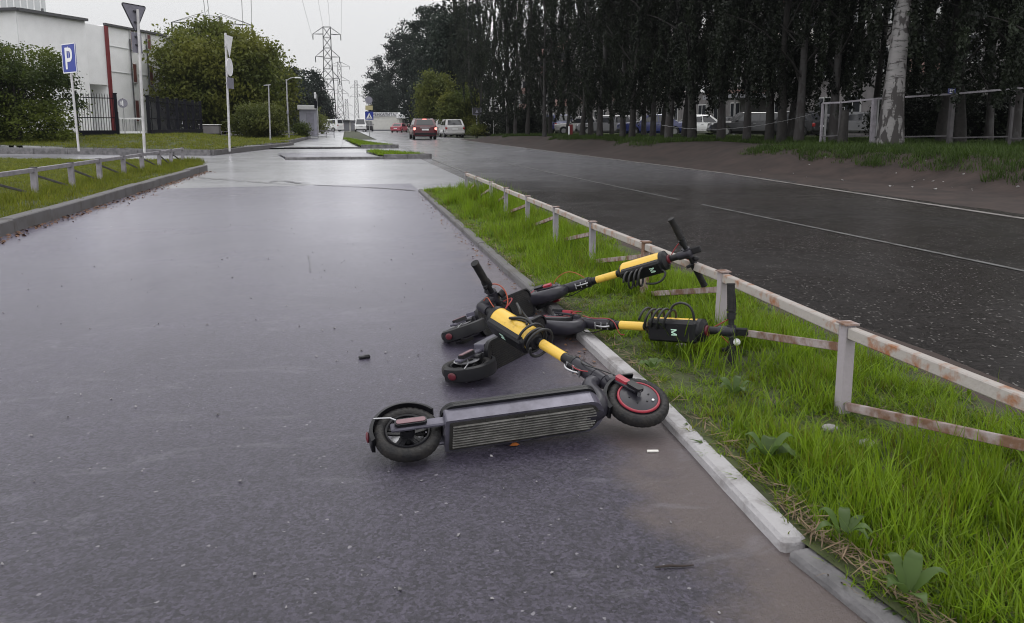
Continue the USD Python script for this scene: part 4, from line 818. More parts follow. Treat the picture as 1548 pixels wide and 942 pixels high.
# ---- left side
p = at(36, 205, 36)
plant('bush', 'dense dark green bush left of the parking sign', 'bush', (p[0] - .3, p[1], .36), *broad(21, 4, 2.3, 1.7, 1.85, 2.3, 300, 105, .115, .07, .22, 4, .26, 3.2), 'bark_dark', 'bush_leaf')
p = at(-30, 205, 36.5)
plant('bush', 'dense dark bush cut off by the left picture edge', 'bush', (p[0], p[1], .35), *broad(22, 4, 2.0, 1.6, 1.75, 2.05, 220, 95, .115, .07, .22, 4, .26), 'bark_dark', 'bush_leaf')
p = at(338, 200, 60); 
plant('broad_leaf_tree', 'big round yellow green tree behind the black iron fence', 'tree', (p[0], p[1], .4), *broad(23, 9, 4.1, 3.6, 4.1, 4.0, 420, 110, .26, .3, .3, 2, .55), 'bark_dark', 'broad_leaf')
p = at(285, 200, 66)
plant('broad_leaf_tree', 'tall tree hiding the right end of the white building', 'tree', (p[0], p[1], .4), *broad(24, 9, 3.0, 3.0, 4.3, 3.7, 260, 110, .26, .28, .3, 2, .5), 'bark_dark', 'broad_leaf')
p = at(405, 200, 66)
plant('broad_leaf_tree', 'rounded tree sloping down behind the thin poles', 'tree', (p[0], p[1], .4), *broad(25, 8, 2.3, 2.3, 3.1, 2.9, 200, 100, .25, .25, .3, 2, .45), 'bark_dark', 'broad_leaf')
p = at(392, 200, 50)
plant('willow_bush', 'pale grey green willow bush between the sign pole and thin pole', 'bush', (p[0], p[1], .25), *broad(26, 3, 1.6, 1.3, 1.0, 1.25, 150, 95, .13, .05, .3, 5, .22), 'bark_dark', 'willow_leaf')
for i, (px, Y, H, rx, lab) in enumerate(((447, 135, 10.0, 2.6, 'bluish dark tree left of the pylon behind the lamp post'), (468, 150, 11.2, 2.9, 'tall bluish dark tree above the grey kiosk'), (484, 165, 7.5, 2.6, 'lower bluish tree touching the pylon'), (432, 120, 8.5, 2.6, 'dark tree behind the lamp post'))):
    p = at(px, 195, Y); plant('distant_tree', lab, 'tree', (p[0], p[1], 0), *broad(30 + i, H, rx, rx, H * .5, H * .52, 120, 90, .42, .2, .35, 1, .55), 'bark_dark', 'spruce_leaf')
p = at(478, 200, 78); plant('willow_bush', 'light green bush behind the grey kiosk', 'bush', (p[0], p[1], .2), *broad(36, 2, 1.3, 1.1, 1.4, 1.3, 60, 80, .16, .05, .3, 3, .3), 'bark_dark', 'willow_leaf')
p = at(457, 205, 58); plant('bush', 'small dark bush left of the grey kiosk', 'bush', (p[0], p[1], .22), *broad(37, 2, .5, .5, .55, .55, 40, 70, .10, .03, .3, 3, .16), 'bark_dark', 'bush_leaf')
# ---- right side, far
for i, (px, Y, H, rx, lab) in enumerate(((575, 210, 18.5, 3.6, 'pale bluish tree farthest down the road above the white block'), (612, 165, 21.5, 3.8, 'tall dark bluish tree above the long white pavilion'), (634, 150, 20.0, 3.6, 'tall dark tree right of the pavilion lamp'), (655, 130, 21.0, 3.8, 'tall dark tree behind the light green maple'), (586, 190, 11.0, 2.8, 'lower dark tree beside the white block'), (672, 100, 15, 3.2, 'dark tree right behind the light green maple'), (700, 88, 15, 3.2, 'dark tree over the parked silver cars'))):
    p = at(px, 195, Y); plant('distant_tree', lab, 'tree', (p[0], p[1], 0), *broad(40 + i, H, rx, rx, H * .5, H * .52, 190, 95, .40, .25, .32, 1, .6), 'bark_dark', 'spruce_leaf')
p = at(660, 205, 80)
plant('maple_tree', 'light yellow green maple behind the red car', 'tree', (p[0], p[1], .2), *broad(50, 6, 1.9, 1.8, 3.3, 2.9, 190, 100, .24, .14, .3, 2, .42), 'bark_dark', 'willow_leaf')
p = at(700, 205, 74)
plant('maple_tree', 'dull green maple over the parked silver cars', 'tree', (p[0], p[1], .2), *broad(51, 6, 1.9, 1.8, 2.2, 2.2, 160, 100, .22, .14, .3, 2, .42), 'bark_dark', 'broad_leaf')
p = at(722, 209, 64)
plant('bush', 'low roadside bush at the foot of the small warning sign', 'bush', (p[0], p[1], .1), *broad(52, 2, .7, .7, .5, .6, 50, 80, .12, .03, .3, 3, .18), 'bark_dark', 'broad_leaf')

# dark undergrowth below the birches; leftmost bushes added to fill black canopy shade
UB = [broad(60 + i, 2, 1.0, .9, .75, .85, 90, 85, .11, .03, .3, 3, .24, 2.6) for i in range(2)]
GU = 'dark bushes under the birches'
UF = {}
for i, (px, Y, sc, lab) in enumerate(((752, 64, 1.3, 'added dark bush filling the black gap behind the pole of the round sign'), (775, 61, 1.2, 'added dark bush filling the black gap between the leaning white birches'), (792, 58, 1.2, 'added dark bush filling the black gap left of the black yard car'), (812, 60, 1.0, 'added dark bush filling the black gap before the black yard car'),
        (1385, 24, .95, 'dark hedge bush just right of the big white birch'), (1418, 24, 1.0, 'dark hedge bush behind the brownish birch trunk'), (1462, 23, 1.05, 'dark hedge bush right of the house number'), (1505, 22, 1.0, 'dark hedge bush near the right end of the tube fence'), (1545, 21, 1.1, 'dark hedge bush at the right picture edge'), (1352, 28, 1.0, 'dark bush behind the big white birch'))):
    p = at(px, 200, Y); f = i % 2; z = float(zbank(p[0], p[1]))
    if f not in UF: UF[f] = plant('undergrowth_bush', lab, 'bush', (p[0], p[1], z), *UB[f], 'bark_dark', 'birch_leaf', i * 1.3, GU, (sc, sc, sc))
    else: dup(UF[f], 'undergrowth_bush', lab, 'bush', (p[0], p[1], z), i * 1.3, GU, (sc, sc, sc))
# ================================================================ BUILDINGS
def wallbox(a, b, z0, z1, th, m=None):
    "upright slab along a-b (xy)"
    a, b = np.asarray(a, float)[:2], np.asarray(b, float)[:2]; d = b - a; L = np.linalg.norm(d); ang = math.atan2(d[1], d[0]); c = (a + b) / 2
    R = np.array([[math.cos(ang), -math.sin(ang), 0], [math.sin(ang), math.cos(ang), 0], [0, 0, 1]])
    return bx(c[0], c[1], (z0 + z1) / 2, L, th, z1 - z0, 0, R)
def on(a, b, f): return np.asarray(a, float)[:2] * (1 - f) + np.asarray(b, float)[:2] * f
def out(a, b, k):
    "shift k metres off the line a-b, towards the camera side"
    d = np.asarray(b, float)[:2] - np.asarray(a, float)[:2]; n = np.array([d[1], -d[0]]) / np.linalg.norm(d); n = n if n @ (-np.asarray(a, float)[:2]) > 0 else -n; return n * k
def panel(a, b, f0, f1, z0, z1, th, off): 
    o = out(a, b, off); return wallbox(on(a, b, f0) + o, on(a, b, f1) + o, z0, z1, th)
# ---- white building at the left
A = at(168, 195, 55)[:2]; B = at(274, 195, 64)[:2]; Lf = at(-120, 195, 50)[:2]; L1 = at(141, 195, 53.6)[:2]
zt = lambda px, py, Y: float(at(px, py, Y)[2])
tA, tB = zt(168, 38, 55), zt(272, 58, 64)
t = thing('white_building', 'long white building with red corner stripe and tall narrow dark windows', 'building')
n2 = (B - A) / np.linalg.norm(B - A); back = np.array([-n2[1], n2[0]]) * 9
if back[0] > 0: back = -back
def prism(xy, z0, z1):
    "closed block over the polygon xy, its top height per corner"
    xy = np.asarray(xy, float); n = len(xy); z1 = np.broadcast_to(z1, (n,))
    V = np.vstack([np.c_[xy, np.full(n, z0)], np.c_[xy, z1]]); i = np.arange(n); j = (i + 1) % n
    a = np.arange(1, n - 1); F = np.vstack([np.c_[i, j, n + j], np.c_[i, n + j, n + i], np.c_[0 * a, a + 1, a], n + np.c_[0 * a, a, a + 1]])
    m = trimesh.Trimesh(V, F, process=True); m.fix_normals(); return m
obj('wall', prism([A, B, B + back, A + back], -.1, [tA, tB, tB, tA]), 'facade_white', t)
obj('front_wing', prism([A + out(A, L1, 0) , L1, L1 + back * .9, A + back * .9], zt(150, 128, 54.5), zt(155, 37, 54)), 'facade_white', t)
obj('roof_edge', cat_([prism([p_ + out(A, B, .12) for p_ in (A, B)] + [B - back * -.02, A - back * -.02], tA - .02, [tA + .12, tB + .12, tB + .12, tA + .12])]) if False else bar((*(A + out(A, B, .06)), tA + .06), (*(B + out(A, B, .06)), tB + .06), .16, .14), 'trim_dark', t)
obj('corner_stripe', panel(A, B, .002, .03, .1, tA - .05, .12, .08), 'facade_red', t)
obj('corner_post', bar((*(B + out(A, B, .05)), tB - 2.4), (*(B + out(A, B, .05)), tB), .14), 'trim_dark', t)
for px, (segs) in ((204, ((48, 74), (97, 124), (152, 183))), (228, ((53, 74), (100, 128), (0, 0)))):
    f = (px - 168) / (274 - 168); f = f * 55 / (64 - f * 9) if False else f
    Yw = 55 + 9 * f
    for k, (ya, yb) in enumerate(segs):
        if yb == 0: continue
        z1_, z0_ = zt(px, ya, Yw), zt(px, yb, Yw); hw = .026
        wi = obj('window', panel(A, B, f - hw, f + hw, z0_, z1_, .10, .035), 'facade_brown', t)
        obj('frame', cat_([panel(A, B, f - hw - .004, f - hw + .002, z0_ - .05, z1_ + .05, .10, .06), panel(A, B, f + hw - .002, f + hw + .004, z0_ - .05, z1_ + .05, .10, .06), panel(A, B, f - hw, f + hw, z0_ - .1, z0_ - .02, .12, .062)]), 'window_frame', wi)
    obj('downpipe', bar((*(on(A, B, f - .035) + out(A, B, .08)), .3), (*(on(A, B, f - .035) + out(A, B, .08)), zt(px, 60, Yw)), .07), 'trim_dark', t)
obj('wall_joint', cat_([panel(A, B, .035, .99, zt(200, y, 58) - .02, zt(200, y, 58) + .02, .05, .012) for y in (75, 112)]), 'tower_panel', t)
for f in (.70, .80): obj('window', panel(A, B, f, f + .022, zt(245, 130, 61), zt(245, 104, 61), .1, .03), 'trim_dark', t)
for k, f in enumerate((.86, .93, 1.0)): obj('balcony_post', bar((*(on(A, B, f) + out(A, B, .5)), zt(262, 82, 63)), (*(on(A, B, f) + out(A, B, .5)), tB - .1), .12), 'trim_dark', t)
obj('balcony_roof', panel(A, B, .84, 1.01, tB - .12, tB + .05, 1.0, .5), 'facade_white', t)
# entrance under the front wing
obj('recess_wall', prism([A + back * .25, L1 + back * .25, L1 + back * .3, A + back * .3], 0, zt(150, 128, 54.5)), 'grey_and_shade', t)
obj('entrance_door', panel(L1 + back * .24, A + back * .24, .35, .62, .3, 2.6, .1, .06), 'trim_dark', t)
t = thing('white_hall', 'low white hall with a dark roof edge behind the big left bush', 'building')
c0, c1, c2 = at(-160, 195, 44)[:2], at(40, 195, 47)[:2], at(141, 195, 53.4)[:2]; z0_, z1_, z2_ = zt(-160, 24, 44), zt(40, 16, 47), zt(141, 32, 53.4)
bk_ = np.array([-6, 6.0])
obj('wall', prism([c0, c1, c1 + bk_, c0 + bk_], -.1, [z0_, z1_, z1_, z0_]), 'facade_white', t); obj('side_wall', prism([c1 + (.01, .02), c2, c2 + bk_, c1 + bk_], -.1, [z1_, z2_, z2_, z1_]), 'facade_white', t)
for a_, b_, za, zb in ((c0, c1, z0_, z1_), (c1, c2, z1_, z2_)): obj('roof_edge', bar((*(a_ + out(a_, b_, .1)), za + .06), (*(b_ + out(a_, b_, .1)), zb + .06), .25, .16), 'trim_dark', t)
obj('chimney', bar((*(c2 - (1.2, 1.0) + bk_ * .2), z2_), (*(c2 - (1.2, 1.0) + bk_ * .2), z2_ + .7), .12), 'trim_dark', t)
t = thing('panel_tower', 'pale ribbed tower block behind the white hall at the top left', 'building')
a_, b_ = at(-60, 195, 78)[:2], at(85, 195, 82)[:2]
obj('wall', prism([a_, b_, b_ + (-4, 10), a_ + (-4, 10)], 0, 17.0), 'tower_panel', t)
for k in range(14): obj('rib', panel(a_, b_, k / 14 + .01, k / 14 + .022, 6, 17, .08, .03), 'facade_white', t)
# ---- black iron fence with gate
def iron_fence(name, label, pts, h, z, step, n, posts=True):
    t = thing(name, label, 'fence', (pts[0][0], pts[0][1], z)); o0 = np.array([pts[0][0], pts[0][1]])
    for a, b in zip(pts[:-1], pts[1:]):
        a, b = np.asarray(a)[:2] - o0, np.asarray(b)[:2] - o0; L = np.linalg.norm(b - a); k = max(1, round(L / step))
        for i in range(k + 1):
            q = on(a, b, i / k); obj('post', cat_([bx(q[0], q[1], h / 2 + .05, .13, .13, h + .1, .01), bx(q[0], q[1], h + .13, .17, .17, .06, .02)]), 'iron_black', t)
        for zz in (.16, h * .45, h - .1): obj('rail', bar((*a, zz), (*b, zz), .04), 'iron_black', t)
        for i in range(k):
            q0, q1 = on(a, b, i / k), on(a, b, (i + 1) / k); m = max(2, int(np.linalg.norm(q1 - q0) / .13)); bars = []
            for j in range(1, m): q = on(q0, q1, j / m); bars.append(cat_([bar((*q, .1), (*q, h + .02), .022), cyl((*q, h + .02), (*q, h + .12), .018, .002, 4)]))
            for bb in bars: obj('picket', bb, 'iron_black', t)
        obj('plinth', bar((*a, .04), (*b, .04), .2, .4), 'iron_black', t)
    return t
g0, g1, g2, g3 = at(226, 203, 41)[:2], at(305, 203, 50)[:2], at(118, 203, 39)[:2], at(178, 203, 40.5)[:2]
iron_fence('iron_fence', 'black iron picket fence right of the gate before the white building', [g0, g1], 1.75, .62, 1.6, 0)
iron_fence('iron_fence', 'black iron picket fence between the bush and the gate', [g2, g3], 1.85, .60, 1.4, 0)
t = thing('barrier_gate', 'low white barrier gate between the two iron fences', 'gate', (g3[0], g3[1], .62)); d = g0 - g3
obj('boom', bar((.1, 0, .78), (d[0] - .2, d[1], .78), .07), 'sign_white', t); obj('lower_rail', bar((.1, 0, .12), (d[0] - .2, d[1], .12), .10), 'sign_white', t)
for i in range(9): q = d * (i + .7) / 9.4; obj('upright', bar((q[0], q[1], .0), (q[0], q[1], .76), .03), 'galv', t)
obj('hinge_post', bx(.02, 0, .55, .12, .12, 1.1, .01), 'iron_black', t)
def ring_prism(r, r_in, th, n=40): return trimesh.creation.annulus(r_in, r, th, sections=n)
def disc_sign(t, z, r, back=False, rx=0.0):
    R = trimesh.transformations.rotation_matrix(PI / 2, (1, 0, 0))
    m = trimesh.creation.cylinder(r, .012, sections=48); m.apply_transform(R); m.apply_translation((0, -.035, z)); return m
p = at(189, 200, 40.3); t = thing('round_sign', 'small grey round sign standing at the barrier gate', 'sign', (p[0], p[1], .62))
obj('pole', cyl((0, 0, 0), (0, 0, 1.75), .02), 'galv', t, smooth=True); pl_ = obj('plate', disc_sign(t, 1.5, .22), 'sign_back', t)
obj('mark', cat_([bx(0, -.045, 1.5, .05, .006, .26), bx(-.07, -.045, 1.5, .05, .006, .16)]), 'sign_white', pl_)
# ---- apartment block behind the birches
t = thing('apartment_block', 'grey panel apartment block seen between the birches', 'building')
XF, Y0, Y1, ZB = 33.0, 22.0, 150.0, .4
obj('wall', prism([(XF, Y0), (XF, Y1), (XF + 12, Y1), (XF + 12, Y0)], -.2, 15.6), 'panel_wall', t)
nb = 40; bw = (Y1 - Y0) / nb; prng = random.Random(5)
for fl in range(1, 5): obj('floor_joint', bx(XF - .02, (Y0 + Y1) / 2, ZB + .7 + fl * 2.9, .05, Y1 - Y0, .06), 'panel_joint', t)
for k in range(0, nb + 1, 2): obj('panel_joint', bx(XF - .022, Y0 + k * bw, 8, .05, .06, 15), 'panel_joint', t)
for k in range(nb):
    y = Y0 + (k + .5) * bw
    for fl in range(5 if y < 110 else 3):
        z = ZB + 1.9 + fl * 2.9
        if k % 8 == 3 and fl == 0: continue
        wi = obj('window', bx(XF - .03, y, z, .07, 1.72, 1.52), 'window_frame', t)
        for s in (-1, 1): obj('pane', bx(XF - .055, y + s * .41, z, .03, .72, 1.34), 'car_glass', wi)
        obj('sill', bx(XF - .10, y, z - .80, .24, 1.8, .06), 'window_frame', wi)
    if k % 4 == 1:
        for fl in range(1, 5):
            z = ZB + .75 + fl * 2.9; bcol = prng.choice(['facade_white', 'brickred', 'panel_wall', 'siding'])
            o = obj('balcony', bx(XF - .6, y, z + .5, 1.2, 2.9, 1.0), bcol, t); obj('balcony_glazing', bx(XF - .58, y, z + 1.6, 1.1, 2.8, 1.15), 'car_glass', o)
            obj('balcony_frame', cat_([bx(XF - 1.14, y + s, z + 1.6, .05, .06, 1.15) for s in (-1.38, -.7, 0, .7, 1.38)]), 'window_frame', o)
for k in range(3, nb, 8):
    y = Y0 + (k + .5) * bw
    o = obj('entrance', bx(XF - .02, y, ZB + 1.1, .08, 1.5, 2.3), 'trim_dark', t)
for y, c_ in ((26.0, 'canopy_green'), (Y0 + 11.5 * bw, 'grey_and_shade')):
    o = obj('entrance_canopy', bx(XF - 1.6, y, ZB + 3.0, 3.4, 5.6, .35), c_, t); obj('canopy_fascia', bx(XF - 1.6, y, ZB + 3.34, 3.0, 5.2, .3), 'brickred', o)
    for s in (-1, 1): obj('canopy_post', bx(XF - 3.0, y + s * 2.3, ZB + 1.4, .12, .12, 2.9), 'galv', o)
# ---- far pavilion, white block, garage
Yp = 160; pa, pb = at(560, 197, Yp), at(604, 197, Yp); zz = lambda y: float(at(580, y, Yp)[2])
t = thing('pavilion', 'long low white pavilion with a row of sign letters across the road end', 'building')
obj('wall', prism([pa[:2], pb[:2], pb[:2] + (0, 8), pa[:2] + (0, 8)], -.1, zz(176)), 'siding', t)
for k in range(9): obj('plank', bx((pa[0] + pb[0]) / 2, pa[1] - .03, .35 + k * .28, pb[0] - pa[0] - .02, .04, .255), 'siding', t)
obj('sign_board', bx((pa[0] + pb[0]) / 2, pa[1] - .08, (zz(176) + zz(170)) / 2, pb[0] - pa[0] + .4, .2, zz(170) - zz(176)), 'facade_white', t)
tm = meshkit.text_mesh('РЕНКАПИТАЛ', .62, .05, bold=True); tm.vertices *= ((pb[0] - pa[0] - .8) / np.ptp(tm.vertices[:, 0]), 1, 1); tm.apply_transform(trimesh.transformations.rotation_matrix(PI / 2, (1, 0, 0))); tm.apply_translation((pa[0] + .4, pa[1] - .20, zz(175.4)))
obj('sign_letters', tm, 'grey_and_shade', t)
obj('plinth', bx((pa[0] + pb[0]) / 2, pa[1] - .05, .12, pb[0] - pa[0] + .1, .12, .3), 'grey_and_shade', t)
ka, kb_ = at(603, 197, Yp - 3), at(619, 197, Yp - 3)
t = thing('ticket_booth', 'small white booth with barred window at the right end of the pavilion', 'booth')
obj('wall', prism([ka[:2], kb_[:2], kb_[:2] + (0, 3), ka[:2] + (0, 3)], -.1, zz(179)), 'siding', t)
obj('roof', bx((ka[0] + kb_[0]) / 2, ka[1] + 1, (zz(179) + zz(173)) / 2, kb_[0] - ka[0] + .5, 4.2, zz(173) - zz(179)), 'facade_white', t)
w_ = obj('window', bx((ka[0] + kb_[0]) / 2 + .2, ka[1] - .03, (zz(187) + zz(180)) / 2, 1.1, .06, zz(180) - zz(187)), 'trim_dark', t)
for k in range(4): obj('window_bar', bx((ka[0] + kb_[0]) / 2 - .2 + k * .27, ka[1] - .08, (zz(187) + zz(180)) / 2, .05, .05, zz(180) - zz(187)), 'window_frame', w_)
p = at(618, 195, Yp - 4); t = thing('globe_lamp', 'white globe lamp on a post by the booth', 'lamp', (p[0], p[1], 0))
obj('post', cyl((0, 0, 0), (0, 0, 3.9), .05), 'galv', t, smooth=True); obj('globe', trimesh.creation.icosphere(3, .22).apply_translation((0, 0, 4.1)), 'white_plastic', t, smooth=True)
pa, pb = at(566, 197, 230), at(592, 197, 230); zq = lambda y: float(at(580, y, 230)[2])
t = thing('white_block', 'white block of flats among the trees above the pavilion', 'building')
obj('wall', prism([pa[:2], pb[:2], pb[:2] + (0, 10), pa[:2] + (0, 10)], 0, zq(137)), 'facade_white', t)
for i in range(3):
    for j in range(3): 
        w_ = obj('window', bx(pa[0] + (i + .6) * (pb[0] - pa[0]) / 3.2, pa[1] - .05, zq(168 - j * 11) + .4, 1.2, .12, 1.3), 'trim_dark', t); obj('sill', bx(pa[0] + (i + .6) * (pb[0] - pa[0]) / 3.2, pa[1] - .1, zq(168 - j * 11) - .3, 1.4, .2, .1), 'window_frame', w_)
pa, pb = at(506, 197, 150), at(530, 197, 150); zq = lambda y: float(at(520, y, 150)[2])
t = thing('garage', 'low pale garage with sloping roof at the end of the pavement', 'building')
obj('wall', prism([pa[:2], pb[:2], pb[:2] + (0, 6), pa[:2] + (0, 6)], -.1, [zq(181), zq(183), zq(183), zq(181)]), 'siding', t); obj('roof', bar((pa[0] - .3, pa[1] - .2, zq(180.5)), (pb[0] + .3, pb[1] - .2, zq(182.5)), .9, .15), 'trim_dark', t)
obj('garage_door', bx(pa[0] + 1.9, pa[1] - .04, 1.0, 1.7, .08, 1.8), 'grey_and_shade', t)
t = thing('garage', 'long low grey garages left of the waiting vans', 'building'); pa, pb = at(528, 197, 175), at(562, 197, 175)
obj('wall', prism([pa[:2], pb[:2], pb[:2] + (0, 6), pa[:2] + (0, 6)], -.1, 2.1), 'kiosk_grey', t)
for k in range(3): obj('garage_door', bx(pa[0] + .9 + k * 1.7, pa[1] - .04, .95, 1.3, .08, 1.8), 'grey_and_shade', t)
obj('roof', bx((pa[0] + pb[0]) / 2, pa[1] + 2.8, 2.17, pb[0] - pa[0] + .4, 6.4, .12), 'trim_dark', t)
# ---- grey kiosk
p = at(467, 208, 64); t = thing('kiosk', 'small grey metal kiosk with a pale roof front by the pavement', 'kiosk', (p[0], p[1], .22))
obj('cabin', bx(0, .8, 1.05, 1.35, 1.6, 2.1, .02), 'kiosk_grey', t); obj('roof', bx(-.08, .75, 2.28, 1.45, 1.9, .36, .02), 'kiosk_roof', t); obj('side_panel', bx(.70, .8, 1.2, .05, 1.6, 2.4), 'tower_panel', t)
obj('door', bx(.15, -.015, .95, .62, .04, 1.75), 'sign_back', t)
p = at(481, 208, 63); t = thing('cable_post', 'thin post with a dark box beside the grey kiosk', 'post', (p[0], p[1], .2)); obj('post', cyl((0, 0, 0), (0, 0, 3.3), .04), 'galv', t, smooth=True); obj('box', bx(-.1, -.05, 2.5, .22, .2, .6, .03), 'iron_black', t); obj('lamp_head', bx(-.12, -.05, 3.2, .16, .2, .5, .04), 'white_plastic', t)
p = at(368, 197, 58); t = thing('utility_box', 'low pale concrete box by the end of the iron fence', 'box', (at(318, 200, 56)[0], 56, .5)); obj('body', bx(0, 0, .3, 1.3, .8, .6, .03), 'panel_wall', t); obj('lid', bx(0, 0, .63, 1.4, .9, .06, .01), 'siding', t)
a_ = at(335, 203, 56); b_ = at(505, 203, 60); t = thing('rail_fence', 'distant thin grey rail fence behind the poles', 'fence', (a_[0], a_[1], .25)); d = (b_ - a_)[:2]
for i in range(14): q = d * i / 13; obj('post', bar((q[0], q[1], -.1), (q[0], q[1], .45), .05), 'fence_grey', t)
for zz_ in (.42, .18): obj('rail', bar((0, 0, zz_), (d[0], d[1], zz_), .04), 'fence_grey', t)

# ================================================================ SIGNS AND POLES
def flatpoly(pts, th, y): 
    m = trimesh.creation.extrude_polygon(Polygon(pts), th, engine='earcut'); V = m.vertices; m.vertices = np.c_[V[:, 0], y - V[:, 2], V[:, 1]]; m.fix_normals(); return m
def ring(pts, k): o = Polygon(pts); return o.difference(o.buffer(-k))
p = at(118, 213, 31.0); zp = float(zlawnB(p[0], p[1])); hp = float(at(105, 66, 31.0)[2]) - zp; topx = at(107, 85, 31.0)[0] - p[0]
t = thing('parking_sign', 'blue square parking sign on a pale pole beside the left bush', 'sign', (p[0], p[1], zp), .0)
obj('pole', cyl((0, 0, -.1), (topx - .05, 0, hp - .1), .04), 'post_paint', t, smooth=True)
sg = .52; Rz = trimesh.transformations.rotation_matrix(math.radians(-48), (0, 0, 1)); Tz = trimesh.transformations.translation_matrix((topx, 0, hp - sg))
sq = Polygon([(-sg, -sg), (sg, -sg), (sg, sg), (-sg, sg)]).buffer(-.06).buffer(.06)
pl_ = obj('plate', flatpoly(sq.exterior.coords, .02, -.05).apply_transform(Tz @ Rz), 'sign_blue', t)
tm = meshkit.text_mesh('P', .72, .008, bold=True); tm.vertices[:, :2] -= tm.bounds.mean(0)[:2]; tm.apply_transform(trimesh.transformations.rotation_matrix(PI / 2, (1, 0, 0))); tm.apply_translation((0, -.072, 0)); obj('letter', tm.apply_transform(Tz @ Rz), 'sign_white', pl_)
g_ = ring(sq.exterior.coords, .035); obj('border', trimesh.util.concatenate([flatpolyring for flatpolyring in [trimesh.creation.extrude_polygon(g_, .006, engine='earcut')]]).apply_transform(Tz @ Rz @ trimesh.transformations.translation_matrix((0, -.0705, 0)) @ trimesh.transformations.rotation_matrix(PI / 2, (1, 0, 0))), 'sign_white', pl_)
# give way sign seen from behind
p = gnd(219, 241, .1); Yg = p[1]; hp = float(at(205, 52, Yg)[2]) - .1
t = thing('give_way_sign', 'grey back of a triangular give way sign on a tall pale pole', 'sign', (p[0], p[1], .1))
tx = at(209, 30, Yg)[0] - p[0]
obj('pole', cyl((0, 0, -.1), (tx, 0, float(at(207, 14, Yg)[2]) - .1), .038), 'post_paint', t, smooth=True)
tri = Polygon([(-.45, .39), (.45, .39), (0, -.39)]).buffer(-.05).buffer(.05); zc_ = float(at(203, 28, Yg)[2]) - .1
Rz = trimesh.transformations.rotation_matrix(math.radians(58), (0, 0, 1)); Tz = trimesh.transformations.translation_matrix((tx - .06, 0, zc_))
pl_ = obj('plate', flatpoly(tri.exterior.coords, .012, .05).apply_transform(Tz @ Rz), 'sign_back', t)
obj('rim', trimesh.creation.extrude_polygon(tri.difference(tri.buffer(-.02)), .03, engine='earcut').apply_transform(Tz @ Rz @ trimesh.transformations.translation_matrix((0, .06, 0)) @ trimesh.transformations.rotation_matrix(PI / 2, (1, 0, 0))), 'sign_rim', pl_)
lo_ = obj('lower_plate', cat_([bx(.02, .045, -.66, .34, .012, .56)]).apply_transform(Tz @ Rz), 'sign_back', t); [obj('clamp', bx(0, .02, z_, .10, .05, .04).apply_transform(Tz @ Rz), 'sign_rim', lo_) for z_ in (.2, -.1, -.5, -.72)]
# pole with signs seen edge on
p = at(347, 220, 30.4); zp = float(zlawnB(p[0], p[1])); t = thing('sign_pole', 'pole with three signs seen almost edge on, before the big tree', 'sign', (p[0], p[1], zp))
tx = at(341, 55, 30.4)[0] - p[0]; hp = float(at(341, 50, 30.4)[2]) - zp
obj('pole', cyl((0, 0, -.1), (tx, 0, hp), .042), 'post_paint', t, smooth=True)
Rz = trimesh.transformations.rotation_matrix(math.radians(79), (0, 0, 1))
for k, (z_, shp) in enumerate(((hp - .48, Polygon([(-.45, .39), (.45, .39), (0, -.39)])), (hp - 1.22, Point(0, 0).buffer(.33, quad_segs=16)), (hp - 1.80, Polygon([(-.35, -.2), (.35, -.2), (.35, .2), (-.35, .2)])))):
    o = obj('plate', flatpoly(shp.exterior.coords, .014, -.055).apply_transform(trimesh.transformations.translation_matrix((tx * z_ / hp + .05, 0, z_)) @ Rz), 'sign_white' if k != 2 else 'sign_back', t)
    obj('clamp', bx(tx * z_ / hp, 0, z_, .10, .10, .05), 'galv', o)
p = at(409, 216, 44); t = thing('thin_pole', 'bare thin grey pole at the kerb of the third lawn', 'pole', (p[0], p[1], .26)); hp = float(at(407, 128, 44)[2]) - .26
obj('shaft', cyl((0, 0, -.1), (at(406, 130, 44)[0] - p[0], 0, hp), .045, .035), 'galv', t, smooth=True); obj('top_bracket', bar((-.22, 0, hp - .05), (.14, 0, hp), .05), 'galv', t)
p = at(437, 210, 50); t = thing('lamp_post', 'thin lamp post with a small lamp arm before the bluish trees', 'lamp', (p[0], p[1], .25)); hp = float(at(433, 120, 50)[2]) - .25; tx = at(433, 122, 50)[0] - p[0]
obj('shaft', cyl((0, 0, -.1), (tx, 0, hp), .055, .04), 'galv', t, smooth=True); obj('arm', tube(smoothpath([(tx, 0, hp - .1), (tx + .2, 0, hp + .05), (tx + .55, 0, hp + .12)], 5), .025, 8), 'galv', t, smooth=True); obj('lamp_head', bx(tx + .68, 0, hp + .11, .36, .14, .08, .02), 'white_plastic', t); obj('meter_box', bx(tx * .6, -.06, hp * .45, .12, .1, .22, .01), 'sign_back', t)
# crossing sign down the street
p = at(559, 207, 78); t = thing('crossing_sign', 'blue pedestrian crossing sign under the grey back of a round sign', 'sign', (p[0], p[1], .0)); zc_ = lambda y: float(at(557, y, 78)[2])
obj('pole', cyl((0, 0, 0), (-.06, 0, zc_(147)), .04), 'galv', t, smooth=True); obj('round_plate', disc_sign(t, zc_(151.5), .36), 'sign_back', t)
a_ = .40; b_ = (zc_(171) + zc_(179)) / 2
o = obj('blue_plate', bx(0, -.05, b_, .8, .014, .8), 'sign_blue', t); obj('white_triangle', flatpoly([(-.3, b_ - .28), (.3, b_ - .28), (0, b_ + .28)], .005, -.059), 'sign_white', o); obj('border', flatpoly(ring([(-.4, b_ - .4), (.4, b_ - .4), (.4, b_ + .4), (-.4, b_ + .4)], .05).exterior.coords, .004, -.0385) , 'sign_white', o)
obj('walking_figure', cat_([bar((-.05, -.066, b_ - .22), (.02, -.066, b_), .05, .05), bar((.1, -.066, b_ - .22), (.02, -.066, b_), .05, .05), bar((.02, -.066, b_), (.02, -.066, b_ + .12), .05, .05)]), 'sign_rim', o)
